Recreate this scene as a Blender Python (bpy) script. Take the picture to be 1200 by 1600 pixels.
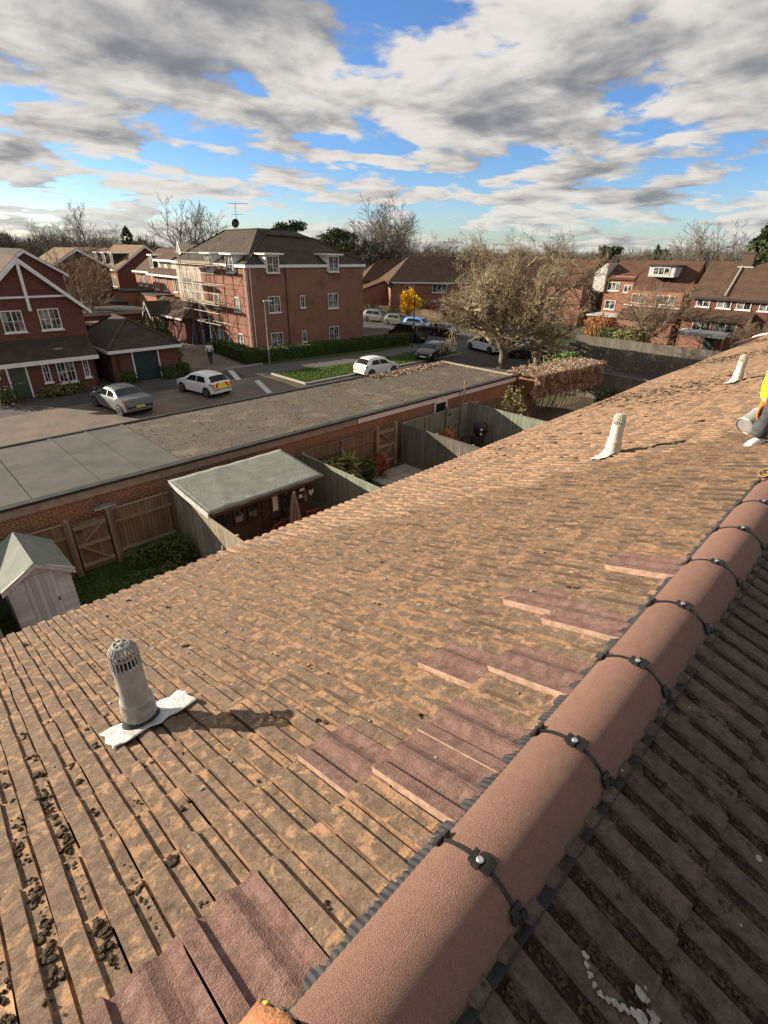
import bpy, bmesh, math, random
import numpy as np
from mathutils import Vector, Matrix
R = math.radians
for _o in list(bpy.data.objects): bpy.data.objects.remove(_o)
scene = bpy.context.scene
COL = scene.collection
V = Vector

# ------------------------------------------------------------------ camera
# world: x runs along the ridge of the roof we stand on, y to the left of it, z up, street level = 0
EYE = 8.9
FPX, PITCH, ROLL, YAW = 791.25, R(27.381), R(1.109), R(44.765)
cf = V((math.cos(PITCH)*math.cos(YAW), math.cos(PITCH)*math.sin(YAW), -math.sin(PITCH)))
cr = cf.cross(V((0, 0, 1))).normalized(); cu = cr.cross(cf)
cr, cu = cr*math.cos(ROLL)+cu*math.sin(ROLL), -cr*math.sin(ROLL)+cu*math.cos(ROLL)
cam_d = bpy.data.cameras.new('camera'); cam = bpy.data.objects.new('camera', cam_d); COL.objects.link(cam)
m = Matrix((cr, cu, -cf)).transposed().to_4x4(); m.translation = (0, 0, EYE); cam.matrix_world = m
cam_d.sensor_fit = 'VERTICAL'; cam_d.sensor_height = 36; cam_d.sensor_width = 27
cam_d.lens = FPX/1600*36; cam_d.clip_start = .05; cam_d.clip_end = 6000
scene.camera = cam
scene.render.resolution_x, scene.render.resolution_y = 768, 1024
def ray(x, y): return cf*FPX+cr*(x-600)-cu*(y-800)
def at_depth(x, y, d):            # point seen at photo pixel x,y at a given distance along the view axis
    return V((0, 0, EYE))+ray(x, y)*(d/FPX)
def project(p):
    q = V(p)-V((0, 0, EYE)); z = q.dot(cf)
    return 600+FPX*q.dot(cr)/z, 800-FPX*q.dot(cu)/z, z

# ------------------------------------------------------------------ light
SUN_AZ, SUN_EL = R(122), R(17.5)           # azimuth measured from +x towards +y
sd = V((math.cos(SUN_EL)*math.cos(SUN_AZ), math.cos(SUN_EL)*math.sin(SUN_AZ), math.sin(SUN_EL)))
sun_d = bpy.data.lights.new('sun', 'SUN'); sun_d.energy = 5.0; sun_d.angle = R(.55); sun_d.color = (1, .86, .68)
sun = bpy.data.objects.new('sun', sun_d); COL.objects.link(sun)
sun.rotation_euler = sd.to_track_quat('Z', 'Y').to_euler(); sun.location = (0, 0, 60)
scene.view_settings.view_transform = 'Standard'; scene.view_settings.look = 'None'
scene.view_settings.exposure = 1.18; scene.view_settings.gamma = 1
scene.render.engine = 'CYCLES'
scene.cycles.max_bounces = 5; scene.cycles.diffuse_bounces = 3; scene.cycles.transparent_max_bounces = 4

class NT:
    "tiny helper for node graphs"
    def __init__(s, tree): s.t = tree; s.n = tree.nodes; s.l = tree.links
    def node(s, typ, **kw):
        n = s.n.new(typ)
        for k, v in kw.items():
            if k.startswith('i_'):
                key = k[2:]; key = int(key) if key.isdigit() else key.replace('_', ' ')
                s.put(n.inputs[key], v)
            else: setattr(n, k, v)
        return n
    def put(s, sock, v):
        if isinstance(v, bpy.types.NodeSocket): s.l.new(v, sock)
        elif hasattr(v, 'outputs'): s.l.new(v.outputs[0], sock)
        else: sock.default_value = v
    def math(s, op, a, b=0., c=None, clamp=False):
        n = s.n.new('ShaderNodeMath'); n.operation = op; n.use_clamp = clamp
        s.put(n.inputs[0], a); s.put(n.inputs[1], b)
        if c is not None: s.put(n.inputs[2], c)
        return n.outputs[0]
    def vmath(s, op, a, b=(0, 0, 0)):
        n = s.n.new('ShaderNodeVectorMath'); n.operation = op
        s.put(n.inputs[0], a)
        if op == 'SCALE': s.put(n.inputs['Scale'], b)
        else: s.put(n.inputs[1], b)
        return n.outputs['Value'] if op in ('DOT_PRODUCT', 'LENGTH') else n.outputs[0]
    def noise(s, vec, scale, detail=4, rough=.55, dist=0.):
        return s.node('ShaderNodeTexNoise', i_Vector=vec, i_Scale=scale, i_Detail=detail, i_Roughness=rough, i_Distortion=dist).outputs[0]
    def ramp(s, v, lo, hi, a=0., b=1.):
        n = s.n.new('ShaderNodeMapRange'); n.interpolation_type = 'SMOOTHSTEP'
        for i, x in enumerate((v, lo, hi, a, b)): s.put(n.inputs[i], x)
        return n.outputs[0]
    def mix(s, f, a, b, blend='MIX'):
        n = s.n.new('ShaderNodeMix'); n.data_type = 'RGBA'; n.blend_type = blend
        s.put(n.inputs[0], f); s.put(n.inputs[6], a if not isinstance(a, tuple) else (*a, 1)); s.put(n.inputs[7], b if not isinstance(b, tuple) else (*b, 1))
        return n.outputs[2]

# ------------------------------------------------------------------ sky: clear-air Nishita under broken cumulus
world = bpy.data.worlds.new('World'); scene.world = world; world.use_nodes = True
w = NT(world.node_tree); w.n.clear()
sky = w.node('ShaderNodeTexSky', sky_type='NISHITA', sun_disc=False, sun_elevation=SUN_EL,
             sun_rotation=math.pi/2-SUN_AZ, altitude=0, air_density=1.0, dust_density=.6, ozone_density=2.0)
SKY_STRENGTH = .063
dirv = w.node('ShaderNodeTexCoord').outputs['Generated']
sep = w.node('ShaderNodeSeparateXYZ', i_0=dirv)
dz = w.math('MAXIMUM', sep.outputs[2], 0.0)
CLOUD_SEED = (8.6, 54.2, 6.)
# clouds sit in a layer: directions are drawn together towards the horizon
den = w.math('ADD', dz, .13)
deck = w.vmath('MULTIPLY', dirv, (1., 1., 1.7))
flat = w.vmath('ADD', w.vmath('SCALE', deck, w.math('DIVIDE', 1., den)), CLOUD_SEED)
warp = w.node('ShaderNodeTexNoise', i_Vector=flat, i_Scale=1.3, i_Detail=3.).outputs['Color']
flatw = w.vmath('ADD', flat, w.vmath('SCALE', w.vmath('SUBTRACT', warp, (.5, .5, .5)), .35))
def cloud(p):
    big = w.noise(p, .8, 2, .5)
    mid = w.noise(p, 2.5, 8, .54)
    return w.math('ADD', w.math('MULTIPLY', big, .62), w.math('MULTIPLY', mid, .5))
SX, SY = math.cos(SUN_AZ), math.sin(SUN_AZ)
c0 = cloud(flatw)
c1 = cloud(w.vmath('ADD', flatw, (SX*.16, SY*.16, .20)))
c2 = cloud(w.vmath('ADD', flatw, (SX*.05, SY*.05, .07)))
# a clearer belt some 8 degrees up, a heavy deck above it, broken small cumulus below
belt = w.math('MULTIPLY', w.ramp(dz, .07, .135), w.ramp(dz, .215, .15))
bias = w.math('SUBTRACT', w.ramp(dz, .13, .24, .012, .066), w.math('MULTIPLY', belt, .035))
cb0 = w.math('ADD', c0, bias)
cover = w.ramp(cb0, .512, .566)
lit = w.math('ADD', w.math('MULTIPLY', w.math('SUBTRACT', c0, c1), 3.0), w.math('MULTIPLY', w.math('SUBTRACT', c0, c2), 3.6))
thick = w.ramp(cb0, .53, .72)
lum = w.math('SUBTRACT', w.math('ADD', .70, lit), w.math('MULTIPLY', thick, .42))
lumr = w.ramp(lum, -.15, 1.02)
ccol = w.mix(lumr, (1.6, 1.67, 1.87), (5.7, 5.45, 5.1))
hz = w.ramp(dz, 0., .10, .8, 1.)
# blue air between the clouds
blue = w.mix(1., sky.outputs[0], w.mix(w.ramp(dz, .0, .14), (.98, 1.16, 1.5), (.66, .92, 1.36)), 'MULTIPLY')
skyc = w.mix(w.math('MULTIPLY', cover, hz), blue, ccol)
bg = w.node('ShaderNodeBackground', i_Color=skyc, i_Strength=SKY_STRENGTH)
out = w.node('ShaderNodeOutputWorld'); w.l.new(bg.outputs[0], out.inputs[0])

# ------------------------------------------------------------------ materials
MATS = {}
def base_mat(name):
    mt = bpy.data.materials.new(name); mt.use_nodes = True; t = NT(mt.node_tree)
    b = t.n['Principled BSDF']; MATS[name] = mt
    return mt, t, b
def pm(name, c1, c2=None, scale=3., rough=.85, bump=0., bscale=40., metal=0., c3=None, s3=.5, t3=(.55, .7), lo=.35, hi=.65, spec=.3, bdist=.01, detail=6, coat=0.):
    "base colour c1 breaking into c2 by noise, with large patches of c3 (dirt, wear), and fine relief"
    mt, t, b = base_mat(name)
    pos = t.node('ShaderNodeNewGeometry').outputs['Position']
    col = (*c1, 1)
    if c2: col = t.mix(t.ramp(t.noise(pos, scale, detail), lo, hi), c1, c2)
    if c3: col = t.mix(t.ramp(t.noise(pos, s3, 5, .6), *t3), col, c3)
    t.put(b.inputs['Base Color'], col); b.inputs['Roughness'].default_value = rough
    b.inputs['Metallic'].default_value = metal; b.inputs['Specular IOR Level'].default_value = spec
    b.inputs['Coat Weight'].default_value = coat; b.inputs['Coat Roughness'].default_value = .05
    if bump:
        bn = t.node('ShaderNodeBump', i_Height=t.noise(pos, bscale, 4), i_Strength=bump, i_Distance=bdist)
        t.put(b.inputs['Normal'], bn.outputs[0])
    return mt
def brick_mat(name, c1, c2, mortar, bw=.225, bh=.075, dirt=(.1, .07, .05), ms=.010, bump=.6):
    mt, t, b = base_mat(name)
    tc = t.node('ShaderNodeTexCoord').outputs['Object']
    nrm = t.node('ShaderNodeVectorTransform', vector_type='NORMAL', convert_from='WORLD', convert_to='OBJECT', i_0=t.node('ShaderNodeNewGeometry').outputs['Normal']).outputs[0]
    an = t.node('ShaderNodeSeparateXYZ', i_0=t.vmath('ABSOLUTE', nrm)); p = t.node('ShaderNodeSeparateXYZ', i_0=tc)
    u = t.math('ADD', t.math('MULTIPLY', p.outputs[0], an.outputs[1]), t.math('MULTIPLY', p.outputs[1], an.outputs[0]))
    uv = t.node('ShaderNodeCombineXYZ', i_0=u, i_1=p.outputs[2]).outputs[0]
    br = t.node('ShaderNodeTexBrick', i_Vector=uv, i_Scale=1., i_Mortar_Size=ms, i_Mortar_Smooth=.3, i_Bias=0., i_Brick_Width=bw, i_Row_Height=bh, i_Color1=(*c1, 1), i_Color2=(*c2, 1), i_Mortar=(*mortar, 1))
    pos = t.node('ShaderNodeNewGeometry').outputs['Position']
    var = t.mix(t.ramp(t.noise(uv, 9., 2), .3, .7), br.outputs[0], tuple(x*.62 for x in c1))
    var = t.mix(t.math('MULTIPLY', br.outputs[1], .8), var, br.outputs[0])
    col = t.mix(t.math('MULTIPLY', t.ramp(t.noise(pos, .9, 6, .62), .48, .75), .55), var, dirt)
    t.put(b.inputs['Base Color'], col); b.inputs['Roughness'].default_value = .9; b.inputs['Specular IOR Level'].default_value = .2
    bn = t.node('ShaderNodeBump', i_Height=t.math('SUBTRACT', t.math('MULTIPLY', t.noise(pos, 60., 3), .4), br.outputs[1]), i_Strength=bump, i_Distance=.012)
    t.put(b.inputs['Normal'], bn.outputs[0])
    return mt
def rooftile_mat(name, c1, c2, bh=.1, bw=.165, moss=None):
    "plain tiles of a far roof: courses follow height, joints follow the run"
    mt, t, b = base_mat(name)
    tc = t.node('ShaderNodeTexCoord').outputs['Object']
    nrm = t.node('ShaderNodeVectorTransform', vector_type='NORMAL', convert_from='WORLD', convert_to='OBJECT', i_0=t.node('ShaderNodeNewGeometry').outputs['Normal']).outputs[0]
    an = t.node('ShaderNodeSeparateXYZ', i_0=t.vmath('ABSOLUTE', nrm)); p = t.node('ShaderNodeSeparateXYZ', i_0=tc)
    isx = t.math('GREATER_THAN', an.outputs[0], an.outputs[1])
    u = t.node('ShaderNodeMix', i_0=isx, i_2=p.outputs[0], i_3=p.outputs[1]).outputs[0]
    uv = t.node('ShaderNodeCombineXYZ', i_0=u, i_1=t.math('MULTIPLY', p.outputs[2], 1.6)).outputs[0]
    br = t.node('ShaderNodeTexBrick', i_Vector=uv, i_Scale=1., i_Mortar_Size=.008, i_Mortar_Smooth=.2, i_Brick_Width=bw*2, i_Row_Height=bh*2, i_Color1=(*c1, 1), i_Color2=(*c2, 1), i_Mortar=(*[x*.35 for x in c1], 1))
    pos = t.node('ShaderNodeNewGeometry').outputs['Position']
    col = t.mix(t.math('MULTIPLY', t.ramp(t.noise(pos, 1.1, 7, .65), .42, .7), .6), br.outputs[0], moss or tuple(x*.5 for x in c2))
    t.put(b.inputs['Base Color'], col); b.inputs['Roughness'].default_value = .9; b.inputs['Specular IOR Level'].default_value = .2
    bn = t.node('ShaderNodeBump', i_Height=t.math('SUBTRACT', t.math('MULTIPLY', t.noise(pos, 25., 3), .5), br.outputs[1]), i_Strength=.6, i_Distance=.02)
    t.put(b.inputs['Normal'], bn.outputs[0])
    return mt
def wood_mat(name, c1, c2, c3, rough=.85, vertical=True):
    mt, t, b = base_mat(name)
    pos = t.node('ShaderNodeNewGeometry').outputs['Position']
    st = t.vmath('MULTIPLY', pos, (14, 14, 1.1) if vertical else (1.6, 1.6, 16))
    rnd = t.node('ShaderNodeObjectInfo').outputs['Random']
    col = t.mix(t.ramp(t.noise(st, 1., 6, .6), .3, .7), c1, c2)
    col = t.mix(t.math('MULTIPLY', t.ramp(t.noise(pos, .9, 5, .6), .45, .7), .75), col, c3)
    col = t.mix(t.math('MULTIPLY', rnd, .7), col, tuple(x*.5 for x in c1))
    t.put(b.inputs['Base Color'], col); b.inputs['Roughness'].default_value = rough; b.inputs['Specular IOR Level'].default_value = .2
    bn = t.node('ShaderNodeBump', i_Height=t.noise(st, 2., 4), i_Strength=.5, i_Distance=.006); t.put(b.inputs['Normal'], bn.outputs[0])
    return mt

def near_tile_mat(name, body, tan, dark, grain=.6, side=1, s0=.43, tan_t=(.50, .60), lichen=True, powder=None, relief=1., tiles=True, vary=.5, fs=170., PAN=.035, darkamt=.75, amp=(.74, 1.2), pan_shade=0., ts=11.):
    "weathered concrete tile: every tile has its own tone; the face wears through to tan, more so in the pans and along the tail"
    mt, t, b = base_mat(name)
    g = t.node('ShaderNodeNewGeometry'); pos = g.outputs['Position']; P = t.node('ShaderNodeSeparateXYZ', i_0=pos)
    if tiles:      # which tile of the coursed roof a point belongs to, and where on it
        q = t.math('MULTIPLY', t.math('SUBTRACT', P.outputs[1], .30), side/math.cos(R(20)))
        c = t.math('DIVIDE', t.math('SUBTRACT', q, s0+.004), .27); k = t.math('CEIL', c)
        odd = t.math('MODULO', t.math('ADD', k, 40.), 2.)
        nx = t.math('DIVIDE', t.math('SUBTRACT', P.outputs[0], t.math('SUBTRACT', .694, t.math('MULTIPLY', odd, .1))), .2)
        n = t.math('FLOOR', nx); u = t.math('FRACT', nx) if side > 0 else t.math('SUBTRACT', 1., t.math('FRACT', nx)); v = t.math('SUBTRACT', 1., t.math('SUBTRACT', k, c))
        wn = t.node('ShaderNodeTexWhiteNoise', noise_dimensions='2D', i_Vector=t.node('ShaderNodeCombineXYZ', i_0=n, i_1=k).outputs[0])
        rnd_ = wn.outputs['Value']; shift = t.vmath('SCALE', wn.outputs['Color'], 11.)
        pan = t.ramp(t.math('FRACT', t.math('MULTIPLY', u, 2.)), .50, .56)            # 0 on a rib, 1 in a pan
    else:
        wn = t.node('ShaderNodeTexWhiteNoise', noise_dimensions='1D', i_W=t.math('FLOOR', t.math('DIVIDE', t.math('SUBTRACT', P.outputs[0], .629), .4505)))
        rnd_ = wn.outputs['Value']; shift = t.vmath('SCALE', wn.outputs['Color'], 5.); pan = v = None
    pj = t.vmath('ADD', pos, shift)
    fine = t.noise(pos, fs, 3, .6)
    col = t.mix(t.ramp(t.noise(pj, 30., 6, .62), .33, .67), tuple(x*amp[0] for x in body), tuple(x*amp[1] for x in body))
    lvl = t.math('ADD', t.noise(pj, ts, 5, .6, .5), t.math('MULTIPLY', t.math('SUBTRACT', rnd_, .5), .09))
    if tiles: lvl = t.math('ADD', lvl, t.math('ADD', t.math('MULTIPLY', pan, PAN), t.math('MULTIPLY', t.ramp(v, .62, 1.), .05)))
    col = t.mix(t.math('MULTIPLY', t.ramp(lvl, *tan_t), .88), col, t.mix(t.noise(pj, 60., 4), tuple(x*.72 for x in tan), tuple(x*1.2 for x in tan)))
    col = t.mix(t.math('MULTIPLY', t.ramp(t.noise(t.vmath('ADD', pj, (4, 1, 7)), 19., 6, .68), .58, .70), darkamt), col, dark)
    if pan_shade: col = t.mix(t.math('MULTIPLY', t.math('MULTIPLY', pan, t.ramp(t.noise(pj, 16., 5, .65), .36, .55)), pan_shade), col, dark)   # trough shade painted into the pans, in moss-like patches
    if powder: col = t.mix(t.math('MULTIPLY', t.ramp(t.noise(pj, 22., 6, .7), .5, .75), .5), col, powder)
    if lichen:
        vo = t.node('ShaderNodeTexVoronoi', i_Vector=t.vmath('ADD', pos, t.vmath('SCALE', t.node('ShaderNodeTexNoise', i_Vector=pos, i_Scale=40.).outputs['Color'], .012)), i_Scale=8.5, i_Randomness=1.)
        ring = t.math('MULTIPLY', t.ramp(vo.outputs['Distance'], .115, .09), t.ramp(vo.outputs['Distance'], .03, .075, .25, 1.))
        sparse = t.math('GREATER_THAN', t.node('ShaderNodeSeparateColor', i_0=vo.outputs['Color']).outputs[0], .80)
        col = t.mix(t.math('MULTIPLY', t.math('MULTIPLY', ring, sparse), .75), col, (.50, .48, .40))
        vs = t.node('ShaderNodeTexVoronoi', i_Vector=pos, i_Scale=34.)
        dots = t.math('MULTIPLY', t.ramp(vs.outputs['Distance'], .17, .10), t.math('GREATER_THAN', t.node('ShaderNodeSeparateColor', i_0=vs.outputs['Color']).outputs[1], .95))
        col = t.mix(t.math('MULTIPLY', dots, .7), col, (.48, .45, .38))
    col = t.mix(t.math('MULTIPLY', rnd_, vary), col, t.mix(1., col, (.50, .52, .54), 'MULTIPLY'))
    col = t.mix(t.ramp(fine, .28, .75), col, t.mix(.38, col, (0, 0, 0)))
    t.put(b.inputs['Base Color'], col); b.inputs['Roughness'].default_value = .92; b.inputs['Specular IOR Level'].default_value = .2
    h = t.math('ADD', t.math('MULTIPLY', fine, grain), t.math('MULTIPLY', t.noise(pos, 46., 5, .6), relief))
    bn = t.node('ShaderNodeBump', i_Height=h, i_Strength=.7, i_Distance=.0045); t.put(b.inputs['Normal'], bn.outputs[0])
    return mt
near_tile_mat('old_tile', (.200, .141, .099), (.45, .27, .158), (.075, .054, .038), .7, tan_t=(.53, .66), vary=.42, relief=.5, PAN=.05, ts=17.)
near_tile_mat('shade_tile', (.115, .083, .064), (.15, .107, .08), (.017, .013, .010), .7, -1, .39, (.58, .70), vary=.5, PAN=0., pan_shade=.92)  # darker copy of old_tile: shade of this slope put into the colour
near_tile_mat('new_tile', (.215, .128, .108), (.25, .15, .126), (.16, .092, .078), 2.2, tan_t=(.55, .75), lichen=False, powder=(.38, .27, .24), relief=.22, vary=.2, fs=240., darkamt=.4)
near_tile_mat('ridge_concrete', (.315, .182, .142), (.335, .195, .152), (.31, .172, .132), 5.5, tan_t=(.5, .75), lichen=False, relief=.03, tiles=False, vary=.2, fs=380., darkamt=.05, amp=(.94, 1.06))
pm('tile_edge', (.30, .175, .10), (.19, .118, .074), 22., bump=.4, c3=(.10, .068, .048), s3=6., t3=(.44, .58))
pm('new_tile_edge', (.44, .30, .22), (.32, .205, .155), 30., bump=.3)
pm('shade_edge', (.15, .115, .09), (.10, .075, .06), 22., bump=.4)  # darker copy of tile_edge, carrying the slope's shade in its colour
pm('moss', (.038, .027, .016), (.075, .052, .028), 70., .97, 1., 160., c3=(.05, .055, .018), s3=6., t3=(.6, .7))
pm('moss_brown', (.07, .046, .03), (.13, .085, .052), 40., .97, .8, 120., c3=(.05, .035, .024), s3=3.)
pm('black_plastic', (.012, .012, .013), (.022, .021, .02), 20., .45, .2, 90.)
pm('black_rubber', (.02, .021, .024), (.034, .034, .037), 20., .7)
pm('screw_steel', (.62, .62, .6), None, rough=.35, metal=.9)
pm('vent_grey', (.26, .255, .24), (.34, .33, .31), 25., .6, .2, 60., c3=(.2, .18, .15), s3=9.)
pm('vent_cream', (.55, .52, .45), (.46, .43, .36), 12., .65, .2, 60.)
pm('lead', (.44, .44, .43), (.56, .56, .54), 16., .5, .5, 30., metal=.2, c3=(.36, .34, .31), s3=12., bdist=.02)
pm('terracotta', (.42, .19, .09), (.33, .14, .07), 30., .9, .6, 90.)
pm('yellow_lichen', (.50, .40, .08), (.42, .30, .10), 40., .95, .8, 90.)
pm('bird_lime', (.22, .21, .19), (.32, .31, .285), 60., .9, .5, 120.)
brick_mat('brick_red', (.34, .132, .086), (.25, .092, .062), (.33, .26, .21))
brick_mat('brick_dark', (.185, .058, .042), (.15, .05, .04), (.16, .12, .1))
brick_mat('brick_orange', (.42, .15, .075), (.34, .115, .06), (.30, .23, .18))
brick_mat('brick_garage', (.34, .125, .062), (.22, .08, .05), (.36, .28, .2), ms=.014)
def paving_mat():
    mt, t, b = base_mat('block_paving'); pos = t.node('ShaderNodeNewGeometry').outputs['Position']
    br = t.node('ShaderNodeTexBrick', i_Vector=pos, i_Scale=1., i_Mortar_Size=.006, i_Brick_Width=.2, i_Row_Height=.1, i_Color1=(.19, .145, .105, 1), i_Color2=(.135, .105, .08, 1), i_Mortar=(.06, .05, .04, 1))
    col = t.mix(t.ramp(t.noise(pos, .6, 6, .65), .38, .68), br.outputs[0], (.10, .082, .066))
    col = t.mix(t.math('MULTIPLY', t.ramp(t.noise(pos, 2.6, 5, .7), .55, .72), .6), col, (.07, .06, .045))
    col = t.mix(t.math('MULTIPLY', t.ramp(t.noise(pos, .22, 3), .5, .62), .5), col, (.20, .16, .125))
    t.put(b.inputs['Base Color'], col); b.inputs['Roughness'].default_value = .92
    bn = t.node('ShaderNodeBump', i_Height=br.outputs[1], i_Strength=-.5, i_Distance=.01); t.put(b.inputs['Normal'], bn.outputs[0])
paving_mat()
rooftile_mat('roof_brown', (.105, .068, .047), (.085, .055, .039))
rooftile_mat('roof_dark', (.068, .055, .044), (.055, .045, .037))
rooftile_mat('roof_redbrown', (.118, .064, .045), (.095, .052, .038))
rooftile_mat('roof_apt', (.078, .061, .046), (.063, .05, .038))
rooftile_mat('roof_tan', (.22, .15, .085), (.18, .12, .07))
rooftile_mat('roof_orange', (.40, .15, .075), (.34, .12, .065))
pm('white_paint', (.74, .73, .70), (.66, .65, .62), 6., .5, c3=(.55, .53, .48), s3=3., t3=(.6, .8))
pm('cream_render', (.58, .50, .38), (.52, .45, .34), 2., .9)
pm('grey_render', (.42, .37, .31), (.37, .33, .28), 1.5, .9)
pm('white_boards', (.40, .40, .39), (.48, .475, .455), 9., .75, .4, 40., c3=(.30, .295, .28), s3=3.)
def glass():
    mt, t, b = base_mat('window_glass')
    pos = t.node('ShaderNodeNewGeometry').outputs['Position']
    col = t.mix(t.ramp(t.noise(pos, 1.6, 3), .46, .60), (.02, .024, .028), (.24, .235, .22))
    t.put(b.inputs['Base Color'], col); b.inputs['Roughness'].default_value = .06; b.inputs['Specular IOR Level'].default_value = .6
glass()
pm('car_glass', (.010, .012, .014), None, rough=.03, spec=.3)
pm('felt_grey', (.11, .106, .098), (.085, .083, .079), 1.3, .95, .5, 70., c3=(.075, .072, .067), s3=.8, t3=(.5, .7))
pm('felt_gritty', (.125, .108, .088), (.07, .062, .052), 14., .97, .8, 60., c3=(.17, .14, .105), s3=1.1, t3=(.5, .72), bdist=.012)
pm('felt_green', (.20, .215, .19), (.165, .18, .16), 2.2, .9, .4, 14., c3=(.25, .26, .235), s3=1.1, bdist=.03)
pm('chimney_brick', (.10, .066, .05), (.075, .052, .042), 12., .9, .5, 30.)
pm('felt_black', (.022, .022, .022), (.04, .04, .038), 3., .8)
pm('fascia_wood', (.36, .29, .22), (.28, .22, .16), 5., .85)
pm('asphalt', (.062, .06, .058), (.075, .072, .068), 6., .92, .4, 60., c3=(.05, .048, .047), s3=.35, t3=(.5, .6))
pm('asphalt_pale', (.10, .096, .09), (.085, .082, .078), 4., .92, .4, 60.)
pm('concrete', (.34, .31, .27), (.27, .25, .22), 5., .92, .4, 40.)
pm('kerb_stone', (.36, .33, .28), (.30, .275, .24), 4., .92)
pm('road_paint', (.60, .58, .52), (.40, .39, .35), 8., .85)
pm('earth', (.065, .052, .036), (.09, .07, .045), 3., .98, .5, 20.)
pm('lawn', (.040, .066, .017), (.062, .085, .023), 5., .98, .8, 26., bdist=.05)
pm('far_land', (.055, .062, .028), (.075, .066, .04), .03, .98)
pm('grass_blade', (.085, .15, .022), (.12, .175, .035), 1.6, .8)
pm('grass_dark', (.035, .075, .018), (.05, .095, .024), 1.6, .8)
pm('leaf_hedge', (.045, .068, .016), (.075, .10, .022), 2.2, .7)
pm('leaf_green', (.055, .10, .022), (.09, .14, .035), 2.5, .65)
pm('leaf_olive', (.12, .125, .04), (.17, .165, .06), 2.5, .7)
pm('leaf_dry', (.30, .215, .15), (.46, .36, .27), 2.5, .9)
pm('leaf_brown', (.20, .105, .05), (.28, .15, .07), 2.5, .9)
pm('leaf_red', (.30, .07, .045), (.22, .10, .05), 4., .8)
pm('leaf_orange', (.42, .19, .05), (.33, .14, .045), 3., .8)
pm('leaf_yellow', (.80, .50, .015), (.72, .42, .01), 3., .7)
pm('leaf_conifer', (.026, .046, .018), (.055, .075, .022), 1.4, .8)
pm('bark', (.105, .085, .062), (.15, .125, .085), 4., .95)
pm('bark_lichen', (.245, .205, .125), (.38, .32, .205), 2.2, .95, c3=(.15, .115, .08), s3=.9, t3=(.45, .65))
pm('twig_brown', (.19, .145, .10), (.26, .20, .14), 2., .95)
pm('twig_grey', (.115, .10, .082), (.15, .13, .105), .5, .95)
pm('wood_far', (.095, .077, .06), (.14, .112, .084), .08, .98, c3=(.045, .05, .028), s3=.03)
wood_mat('fence_brown', (.26, .19, .125), (.18, .125, .08), (.12, .085, .058))
wood_mat('fence_grey', (.19, .17, .145), (.145, .128, .108), (.10, .085, .072))
wood_mat('fence_green', (.27, .295, .23), (.22, .245, .19), (.17, .185, .145))
wood_mat('fence_pale', (.36, .31, .235), (.29, .245, .18), (.20, .165, .12))
wood_mat('shed_dark', (.075, .05, .035), (.055, .038, .027), (.04, .028, .02), vertical=False)
wood_mat('chair_wood', (.20, .075, .035), (.15, .055, .028), (.10, .04, .025))
wood_mat('shed_boards', (.54, .58, .61), (.45, .48, .505), (.38, .405, .425), vertical=True)
wood_mat('scaffold_board', (.40, .33, .23), (.33, .27, .18), (.26, .21, .14), vertical=False)
pm('galvanised', (.24, .235, .22), (.18, .178, .17), 8., .5, metal=.5)
pm('blue_paint', (.16, .36, .55), None, rough=.5)
pm('tyre', (.014, .014, .014), None, rough=.85)
pm('alloy', (.38, .38, .39), None, rough=.35, metal=.7)
pm('paint_silver', (.13, .138, .145), None, rough=.5, metal=.3, coat=.25)
pm('paint_white', (.72, .73, .74), None, rough=.35, coat=.6)
pm('paint_black', (.012, .013, .016), None, rough=.3, coat=.8)
pm('paint_dark', (.03, .034, .04), None, rough=.3, metal=.3, coat=.8)
pm('paint_blue', (.12, .24, .46), None, rough=.35, metal=.3, coat=.7)
pm('paint_green', (.11, .125, .115), None, rough=.35, metal=.4, coat=.7)
pm('lamp_red', (.22, .012, .016), None, rough=.2, coat=.5)
pm('lamp_clear', (.6, .62, .64), None, rough=.15, coat=.5)
pm('plate_yellow', (.70, .52, .05), (.6, .45, .05), 30., .5)
pm('plate_white', (.7, .7, .68), None, rough=.5)
pm('chevron_yellow', (.78, .62, .05), None, rough=.45)
pm('chevron_red', (.55, .03, .03), None, rough=.45)
pm('hivis', (.55, .82, .012), (.42, .64, .015), 20., .75, .5, 30., bdist=.02)
pm('reflective', (.44, .45, .46), (.34, .35, .36), 40., .4)
pm('glove_orange', (.75, .17, .035), None, rough=.7)
pm('trouser_grey', (.05, .052, .056), (.075, .076, .08), 18., .9, .5, 40., bdist=.015)
pm('cloth_white', (.66, .65, .63), (.55, .54, .53), 8., .9)
pm('cloth_dark', (.03, .03, .035), None, rough=.9)
pm('skin', (.5, .3, .22), None, rough=.6)
pm('hair', (.04, .028, .018), None, rough=.8)
pm('bright_tin', (.52, .52, .51), (.42, .42, .41), 14., .38, .2, 40., metal=.6)
pm('brass', (.55, .36, .08), (.45, .28, .06), 30., .4, metal=.5)
pm('parasol_cloth', (.42, .36, .30), (.36, .31, .26), 8., .9)
pm('parasol_stripe', (.20, .11, .085), None, rough=.9)
pm('dark_metal', (.03, .03, .032), None, rough=.6)
pm('door_dark', (.022, .036, .040), (.03, .045, .048), 6., .6)
pm('door_green', (.06, .075, .062), None, rough=.6)
pm('blind_white', (.55, .53, .48), None, rough=.8)
pm('sign_grey', (.19, .17, .18), None, rough=.7)
pm('dark_opening', (.012, .011, .01), None, rough=.9)

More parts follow.
